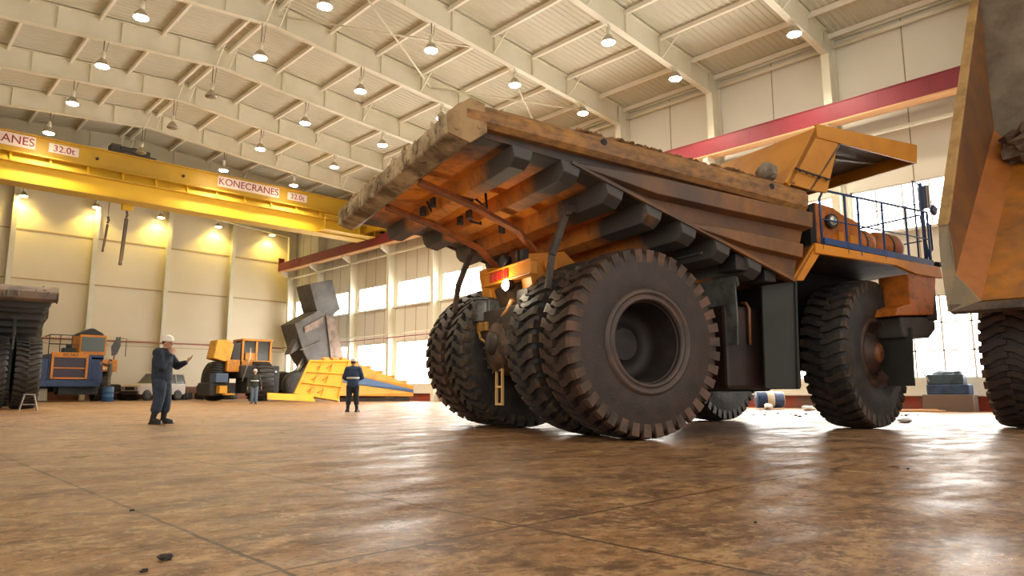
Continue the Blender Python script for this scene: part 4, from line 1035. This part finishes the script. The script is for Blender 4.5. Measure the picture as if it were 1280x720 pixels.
# ---- blue drum under the man
def drum(name,label,loc,axis,r,l,m1,m2,bands):
    t=empty(name,loc); tag(t,label,'barrel')
    pr=[(0,0),(r*.96,0),(r,.02),(r,l*.32),(r*1.03,l*.335),(r,l*.35),(r,l*.65),(r*1.03,l*.665),(r,l*.68),(r,l-.02),(r*.96,l),(r*.93,l-.03),(0,l-.03)]
    b=MB(); b.lathe(pr,28,axis=2); bd=b.build('drum_body',m1,t)
    if bands:
        b=MB(); b.lathe([(r*1.005,l*bands[0]),(r*1.035,l*bands[0]+.01),(r*1.035,l*bands[1]-.01),(r*1.005,l*bands[1])],28,axis=2); b.build('label_band',m2,t)
        b=MB(); b.lathe([(0,l*1.0),(r*.95,l*1.0),(r*.97,l*1.02),(0,l*1.02)],28,axis=2); b.build('drum_lid',m2,t)
    for a,k in ((.5,0),):
        b=MB(); b.cyl((r*.55,0,l-.03),(r*.55,0,l+.015),.045,n=10); b.build('bung',m2,t)
    if axis: t.rotation_euler=axis
    return t
drum('barrel','blue steel barrel standing upright with a person on it',(12.35,50.6,0),None,.33,.92,mat('drum_blue','#2f5a86',.4,dirt='#27486c',amt=.3,scale=4),mat('drum_pale','#c8c4b4',.5),None)
drum('barrel','blue and white barrel lying on its side by the window wall',(25.45,13.15,.345),(PI/2,0,R(44)),.31,.98,mat('drum_blue_dark','#2a4674',.4,dirt='#24385c',amt=.3,scale=4),mat('drum_cream','#d8cdb8',.5),(.36,.64))

# ---- pale off-roader behind the man
def suv():
    t=empty('car',(16.3,54.6,0),R(205)); tag(t,'pale grey off-road car parked by the far wall, half hidden behind the man in profile','car')
    pt=mat('car_silver','#b8aca0',.4); dk=mat('car_dark','#3a3634',.4); gl=mat('car_glass','#565a58',.15)
    b=MB()
    def sec(x,w,z0,z1): return [(x,-w,z0),(x,w,z0),(x,w*1.0,z1-.12),(x,w*.94,z1),(x,-w*.94,z1),(x,-w,z1-.12)]
    b.loft([sec(2.05,.78,.5,.98),sec(1.9,.84,.42,1.1),sec(.9,.87,.4,1.18),(sec(.6,.88,.4,1.22)),sec(-1.85,.88,.4,1.2),sec(-2.0,.84,.5,1.12)]); bd=b.build('car_body',pt,t,bevel=.03)
    b=MB(); b.loft([[(.75,-.84,1.18),(.75,.84,1.18),(-1.95,.84,1.18),(-1.95,-.84,1.18)],[(.2,-.7,1.86),(.2,.7,1.86),(-1.8,.72,1.86),(-1.8,-.72,1.86)]]); b.build('cabin',gl,t,bevel=.02)
    b=MB(); b.bb(-1.85,.25,-.74,.74,1.84,1.92); 
    for s in (-1,1):
        for (xa,xb) in ((.75,.2),(-.35,-.4),(-1.1,-1.1),(-1.95,-1.82)): b.bar((xa,s*.86,1.18),(xb,s*.74,1.86),.07,.06)
    b.build('car_roof',pt,t,bevel=.02)
    b=MB(); b.box((2.08,0,.55),(.16,1.75,.22)); b.build('front_bumper',dk,t,bevel=.03)
    b=MB(); b.bb(2.0,2.07,-.45,.45,.72,.95); b.build('grille',dk,t)
    for s in (-1,1):
        b=MB(); b.cyl((2.0,s*.62,.85),(2.07,s*.62,.85),.1,n=14); b.build('headlamp',chrome,t)
        for x in (1.35,-1.3):
            b=MB(); b.lathe([(.18,-.11),(.33,-.12),(.37,-.08),(.37,.08),(.33,.12),(.18,.11)],24,axis=1,c=(x,s*.8,.37)); w=b.build('wheel',tirem,t)
            b=MB(); b.lathe([(0,-.1),(.19,-.1),(.2,.1),(0,.1)],16,axis=1,c=(x,s*.8,.37)); b.build('rim',alu,w)
    b=MB(); b.cyl((-2.02,.1,.85),(-2.2,.1,.85),.33,n=24); b.build('spare_wheel',tirem,t)
suv()
# ---- scrap tyres along the far wall
lying=MB(); lying.lathe([(.34,-.22),(.55,-.28),(.72,-.24),(.76,0),(.72,.24),(.55,.28),(.34,.22),(.3,0)],28,axis=2,closed=True)
for k in range(22):
    a=2*PI*k/22; lying.box((.75*math.cos(a),.75*math.sin(a),0),(.05,.12,.44),Matrix.Rotation(a,3,'Z'))
p0=lying.build('scrap_tire',tirem)
spots=[(13.4,55.8,.28),(15.1,56.3,.28),(13.6,55.7,.86),(18.7,56.2,.28),(20.4,55.9,.28),(20.5,55.9,.86),(22.1,56.0,.28),(22.2,56.1,.86)]
lab=['lower worn tire lying by the far wall just beyond the blue barrel','worn tire lying flat beside the pale car','upper worn tire stacked beyond the blue barrel','worn tire lying flat farthest from the far machine, past the man in profile','lower worn tire of the first stack beside the yellow machine','upper worn tire of the first stack beside the yellow machine','lower worn tire of the second stack behind the yellow machine','upper worn tire of the second stack behind the yellow machine']
for i,s in enumerate(spots):
    o=p0 if i==0 else p0.copy()
    if i: link(o)
    o.location=s; o.rotation_euler=(0,0,.7*i); tag(o,lab[i],'tire','worn tires along the far wall')

# ---- yellow wheeled machine
def loader():
    t=empty('wheel_loader',(19.2,46.4,0),R(-90)); tag(t,'orange and black wheeled machine with cab, beside the lying yellow body','loader')
    yo=mat('loader_yellow','#d9a032',.5,dirt='#b8842c',amt=.3,scale=2); oo=mat('loader_orange','#cf8a30',.5,dirt='#9a6426',amt=.35,scale=2); dk=mat('loader_dark','#2e3032',.6,dirt='#3a3632',amt=.4,scale=2)
    # local +x to camera, +y image right; y = X-19.2
    b=MB(); b.lathe([(.5,-.5),(1.05,-.55),(1.25,-.42),(1.3,0),(1.25,.42),(1.05,.55),(.5,.5)],36,axis=1,c=(.3,1.1,1.3))
    for k in range(24):
        a=2*PI*k/24; b.box((.3+1.28*math.cos(a),1.1,1.3+1.28*math.sin(a)),(.1,1.0,.13),Matrix.Rotation(-a,3,'Y'))
    b.build('wheel',tirem,t)
    b=MB(); b.lathe([(.5,-.5),(1.05,-.55),(1.25,-.42),(1.3,0),(1.25,.42),(1.05,.55),(.5,.5)],36,axis=1,c=(-1.4,-1.2,1.3)); b.build('wheel',tirem,t)
    b=MB(); b.bb(-2.2,.9,-.4,2.25,1.5,2.35); b.bb(-1.0,1.0,.0,2.2,.5,1.6); b.build('chassis',dk,t,bevel=.08)
    b=MB(); b.bb(-1.4,.3,-.15,1.95,4.0,4.14); b.bb(-1.4,.2,-.1,1.9,2.3,2.7); c=b.build('cab',oo,t,bevel=.03)
    for y in (-.08,.86,1.85):
        for x in (-1.3,.15):
            b=MB(); b.bar((x,y,2.6),(x,y,4.05),.13,.13); b.build('cab_post',oo,c)
    b=MB(); b.bb(-1.25,.1,-.0,1.8,2.7,4.0); b.build('cab_glass',mat('cab_glass_dark','#3a3c3c',.15),c)
    b=MB(); b.bb(.17,.23,.1,.75,2.72,3.2); b.build('cab_panel',oo,c)
    b=MB(); b.bb(-1.2,.2,-.85,-.2,2.35,3.85); b.build('engine_stack',dk,t,bevel=.1)
    b=MB(); b.prism([(-2.1,2.75),(-1.9,3.95),(-1.2,4.0),(-.8,3.7),(-1.0,2.7),(-1.3,2.55)],0,-.8,.5); b.build('air_intake_box',yo,t,bevel=.05)
    for k in range(5):
        b=MB(); b.cyl((-.1,-1.55,1.85+k*.15),(-.1,-1.55,1.95+k*.15),.42,n=20); b.build('cooling_disc',dk,t)
    b=MB(); b.bb(-.6,.5,-1.2,-.35,1.9,2.7); b.build('side_box',oo,t,bevel=.04)
    b=MB(); b.bb(-.5,.6,-1.9,-1.1,1.2,1.8); b.build('step_box',mat('step_blue','#4c5e78',.5),t,bevel=.04)
    b=MB(); b.bb(.2,.8,-1.7,-1.2,.5,1.0); b.box((.5,-1.0,.45),(.2,.8,.12)); b.build('tow_bracket',yo,t,bevel=.03)
    b=MB(); b.tube([(1.0,-.35,1.3),(1.0,.1,2.9),(.9,.15,3.5)],.04,8); b.build('hand_rail',alu,t)
    for y,z in ((1.2,2.05),(1.95,1.95),(2.0,.55),(1.75,1.4)):
        b=MB(); b.cyl((.9,y,z),(.97,y,z),.07,n=12); b.build('marker_lamp',mat('marker_pale','#d8d8cc',.3),t)
    b=MB(); b.bb(-2,.2,-2.1,-.4,.35,1.2); b.build('rear_frame',dk,t,bevel=.06)
loader()
# ---- dark dump truck with its body raised, behind the yellow body
def raised():
    t=empty('dump_truck',(25.1,47.9,0)); t.scale=(1.0,1.0,1.05); tag(t,'dark grey dump truck body tipped upright before the corner of the hall','truck')
    P=lambda *q:[(x-24.5,z) for x,z in q]
    dk=mat('raised_dark_hazed','#625f5c',.6,dirt='#4e4a48',amt=.4,scale=1.2); br=mat('raised_brown','#8f7c6e',.6,dirt='#5a4c44',amt=.4,scale=1.2)  # dark grey lightened to stand in for haze over the distance
    b=MB(); b.prism(P((22.5,5.2),(24.3,6.25),(25.6,5.75),(26.5,2.9),(24.0,2.2),(23.3,3.2)),1,-.9,1.4); body=b.build('dump_body',dk,t,bevel=.05)
    b=MB(); b.prism(P((23.65,8.1),(25.5,8.6),(25.65,8.05),(26.25,6.5),(25.85,6.2),(25.5,5.7),(24.3,6.25),(23.95,7.2)),1,-.7,1.5); b.build('canopy',dk,body,bevel=.04)
    b=MB(); b.plate([(24.9-24.5,-.94,6.0),(25.6-24.5,-.94,5.75),(26.5-24.5,-.94,2.9),(25.5-24.5,-.94,2.6)],(0,-1,0),.08); b.plate([(23.2-24.5,-.94,5.0),(24.7-24.5,-.94,5.8),(24.65-24.5,-.94,5.2),(23.3-24.5,-.94,4.6)],(0,-1,0),.05); b.build('body_panel',br,body)
    b=MB(); b.bar((23.0-24.5,-.95,3.4),(24.6-24.5,-.95,4.1),.06,.05); b.build('body_rib',br,body)
    b=MB(); b.prism(P((22.6,3.6),(22.9,4.2),(23.4,4.0),(22.9,3.4),(22.4,3.1)),1,-.6,.3); b.build('body_bracket',dk,body)
    b=MB(); b.bb(-2.3,1.2,-.6,.9,.7,1.6); b.prism(P((22.9,1.5),(23.6,1.5),(24.6,2.5),(24.0,2.7)),1,-.5,.8); b.bb(-2.3,-1.2,-.7,1.0,1.4,1.9); b.build('chassis_frame',darks,t,bevel=.06)
    for x in (-1.7,.6):
        for y in (-.9,1.3):
            b=MB(); b.lathe([(.4,-.35),(.8,-.38),(.95,-.3),(1.0,0),(.95,.3),(.8,.38),(.4,.35)],30,axis=1,c=(x,y,1.0)); w=b.build('wheel',tirem,t)
            b=MB(); b.lathe([(0,-.2),(.4,-.25),(.45,0),(.4,.25),(0,.2)],20,axis=1,c=(x,y,1.0)); b.build('rim',rimm,w)
    b=MB(); b.tube([(-1.6,-.3,1.7),(-.9,-.3,2.9)],.09,10); b.tube([(-1.3,-.2,1.8),(-.7,-.2,2.8)],.05,8); b.build('hoist_cylinder',alu,t)
raised()
# ---- yellow dump body lying on the floor
def lying_body():
    t=empty('dump_bed',(22.0,40.0,0)); tag(t,'bright yellow dump body with blue stripe lying on the floor','truck bed')
    ye=mat('lying_yellow','#e6a81e',.45,dirt='#cf9424',amt=.3,scale=1.5); yo=mat('lying_orange','#d9963a',.5,dirt='#b87a34',amt=.3,scale=1.5); bl=mat('stripe_blue','#44628c',.5)
    o=Vector((22.0,40.0,0)); L=lambda x,y,z: Vector((x,y,z))-o
    BL,BR,TR_,TL=L(19.75,39.9,.5),L(22.6,39.6,.02),L(23.75,40.3,2.62),L(21.0,40.5,2.55)
    n=(BR-BL).cross(TL-BL).normalized()
    b=MB(); b.plate([BL,BR,TR_,TL],-n,.12); pn=b.build('front_panel',ye,t,bevel=.01)
    Q=lambda u,v: BL.lerp(BR,u).lerp(TL.lerp(TR_,u),v)
    def rib(u0,v0,u1,v1,w=.1):
        b.bar(Q(u0,v0)+n*.05,Q(u1,v1)+n*.05,w,.1,up=n)
    b=MB()
    for v in (0.02,.34,.66,.98): rib(0,v,1,v)
    for u in (0.02,.98): rib(u,0,u,1)
    for v0,v1 in ((.02,.34),(.34,.66),(.66,.98)):
        for u in (.33,.6): rib(u,v0,u,v0+(v1-v0)*.75,.07)
    b.build('panel_rib',ye,pn)
    b=MB()
    for v in (.12,.45,.78):
        for u in (.25,.48): b.bar(Q(u,v)+n*.02,Q(u+.12,v+.12)+n*.02,.05,.06,up=n)
    b.build('bracket',mat('bracket_brown','#a87420',.6),pn)
    # side: wedge tapering to the tail
    A=L(23.75,40.3,2.62); B=L(22.6,39.6,.35)
    T0,T1=L(26.9,37.6,.95),L(26.9,37.6,.3)
    def side(f0,f1,m,name,off):
        p=[B.lerp(A,f0),T1.lerp(T0,f0),T1.lerp(T0,f1),B.lerp(A,f1)]
        nn=(p[1]-p[0]).cross(p[3]-p[0]).normalized()
        b=MB(); b.plate(p,nn*(1 if nn.y<0 else -1),off); return b.build(name,m,t)
    side(0,.36,yo,'side_plate',.06); side(.36,.62,bl,'blue_stripe',.1); sp=side(.62,1,yo,'side_plate',.06)
    b=MB()
    for k in range(5):
        f=.08+k*.19; q=A.lerp(T0,f); b.box(q+Vector((.1,.15,-.02)),(.5,.3,.3),rotz(R(-38)))
    for k in range(3): b.cyl(Q(.4+k*.22,1)+Vector((-.12,.2,0)),Q(.4+k*.22,1)+Vector((.3,.2,.0)),.22,n=16)
    b.build('edge_block',yo,t,bevel=.02)
    # hull behind
    b=MB(); q=[L(21.0,40.6,2.4),L(23.8,40.4,2.4),L(27.0,38.2,.8),L(26.2,40.0,.8)]; g=[Vector((v.x,v.y+.1,.25)) for v in q]
    b.loft([g,q]); b.build('hull',mat('hull_dark','#4a4640',.6),t)
    b=MB(); b.bar(L(22.9,39.9,.12),L(26.8,37.9,.12),.5,.24); b.build('skid',darks,t)
    b=MB(); b.plate([L(18.0,39.6,.18),L(20.9,39.3,.02),L(20.8,39.5,.42),L(18.05,39.75,.55)],(0,1,.2),.08); b.build('spill_plate',ye,t,bevel=.01)
lying_body()

# ---- by the window wall
def machine():
    t=empty('machine',(27.35,7.1,0)); tag(t,'teal blue machine part heaped on the ledge under the window','machine')
    bl=mat('machine_teal','#3d5668',.5,dirt='#2c3c4c',amt=.4,scale=4)
    b=MB(); b.bb(-.35,.3,-.75,.75,0,.56); b.build('block_base',mat('block_grey','#7a6a62',.7),t,bevel=.02)
    b=MB(); b.bb(-.3,.25,-.65,.62,.56,.9); b.build('machine_base',mat('machine_blue','#34527a',.5,dirt='#263a58',amt=.4,scale=4),t,bevel=.03)
    b=MB(); b.bb(-.28,.22,-.5,.6,.9,1.25); b.ell((0,.1,1.25),(.25,.4,.14),10,6,noise=.15); b.cyl((-.1,-.3,.9),(-.1,-.3,1.35),.14,n=12); b.build('machine_body',bl,t,bevel=.04)
    b=MB(); b.tube([(-.3,.5,1.0),(-.35,.66,1.3),(-.2,.55,1.42)],.03,6); b.build('fitting',mat('fitting_pale','#b8c4c4',.4),t)
machine()
def scrap(name,label,cat,c,d,rz,m,grp=None):
    b=MB(); b.ell((0,0,d[2]/2),(d[0]/2,d[1]/2,d[2]/2),9,6,noise=.2); o=b.build(name,m); o.location=c; o.rotation_euler=(0,0,rz); tag(o,label,cat,grp); return o
wp=mat('paper_white','#dcdcdc',.7,bump=.5,bscale=30)
scrap('crumpled_paper','crumpled white sheet on the floor in front of the lying barrel','paper',(24.3,12.1,0),(.5,.3,.24),.4,wp)
scrap('crumpled_paper','crumpled white sheet on the floor beside the big front wheel toward the barrel','paper',(24.2,10.6,0),(.7,.35,.18),.9,wp)
scrap('crumpled_paper','small crumpled white scrap by the red wall base behind the rear wheel','paper',(24.5,13.9,0),(.3,.25,.22),.2,wp)
scrap('crumpled_paper','crumpled white scrap lying under the front wheel toward the window','paper',(16.9,5.3,0),(.55,.3,.1),.2,wp)
b=MB(); b.box((0,0,.03),(1.7,.2,.05)); b.box((.1,.25,.06),(1.4,.18,.05),rotz(.12)); o=b.build('plank',mat('plank_wood','#c8945a',.7,dirt='#a06c3c',amt=.4,scale=4,stretch=(.3,3,1)),None,bevel=.01); o.location=(25.6,7.6,0); o.rotation_euler=(0,0,R(-45)); tag(o,'pale wooden planks lying on the floor by the red wall base','plank')
rr=random.Random(11)
dk=mat('debris_dark','#2e2622',.8)
b=MB()
for k in range(40):
    x=rr.uniform(18,23.5); y=rr.uniform(6,13); q=rr.uniform(.015,.045); b.ell((x,y,q*.4),(q*1.6,q,q*.6),6,4,noise=.3)
for x,y,q in ((1.05,3.2,.022),(3.6,1.9,.008),(7.0,2.2,.012),(.92,3.05,.012),(1.3,4.6,.01)): b.ell((x,y,q*.35),(q*1.5,q,q*.7),7,5,noise=.35)
o=b.build('debris',dk,kind='stuff'); tag(o,'small dark crumbs scattered over the hall floor','debris')
# ================================================================== camera, light
cam=bpy.data.cameras.new('camera'); co=bpy.data.objects.new('camera',cam); link(co)
cam.sensor_width=36; cam.lens=870/1280*36; cam.clip_end=300; cam.clip_start=.05
ya,pi=R(43.57),R(8.37)
fw=Vector((math.sin(ya)*math.cos(pi),math.cos(ya)*math.cos(pi),math.sin(pi)))
co.location=(0,0,.7); co.rotation_euler=fw.to_track_quat('-Z','Y').to_euler()
scene.camera=co
w=bpy.data.worlds.new('world'); scene.world=w; w.use_nodes=True
bg=w.node_tree.nodes['Background']; bg.inputs[0].default_value=(1,.93,.84,1); bg.inputs[1].default_value=.75
for x,y,z in LIGHTS:
    l=bpy.data.lights.new('bay_lamp_light','SPOT'); l.energy=520; l.color=(1,.88,.7); l.spot_size=R(140); l.spot_blend=.6; l.shadow_soft_size=.25
    o=bpy.data.objects.new('bay_lamp_light',l); link(o); o.location=(x,y,13.75)
scene.view_settings.view_transform='Standard'; scene.view_settings.look='None'
scene.view_settings.exposure=1.1; scene.view_settings.gamma=1; scene.view_settings.use_curve_mapping=False
scene.cycles.use_denoising=True
scene.cycles.max_bounces=8; scene.cycles.diffuse_bounces=5
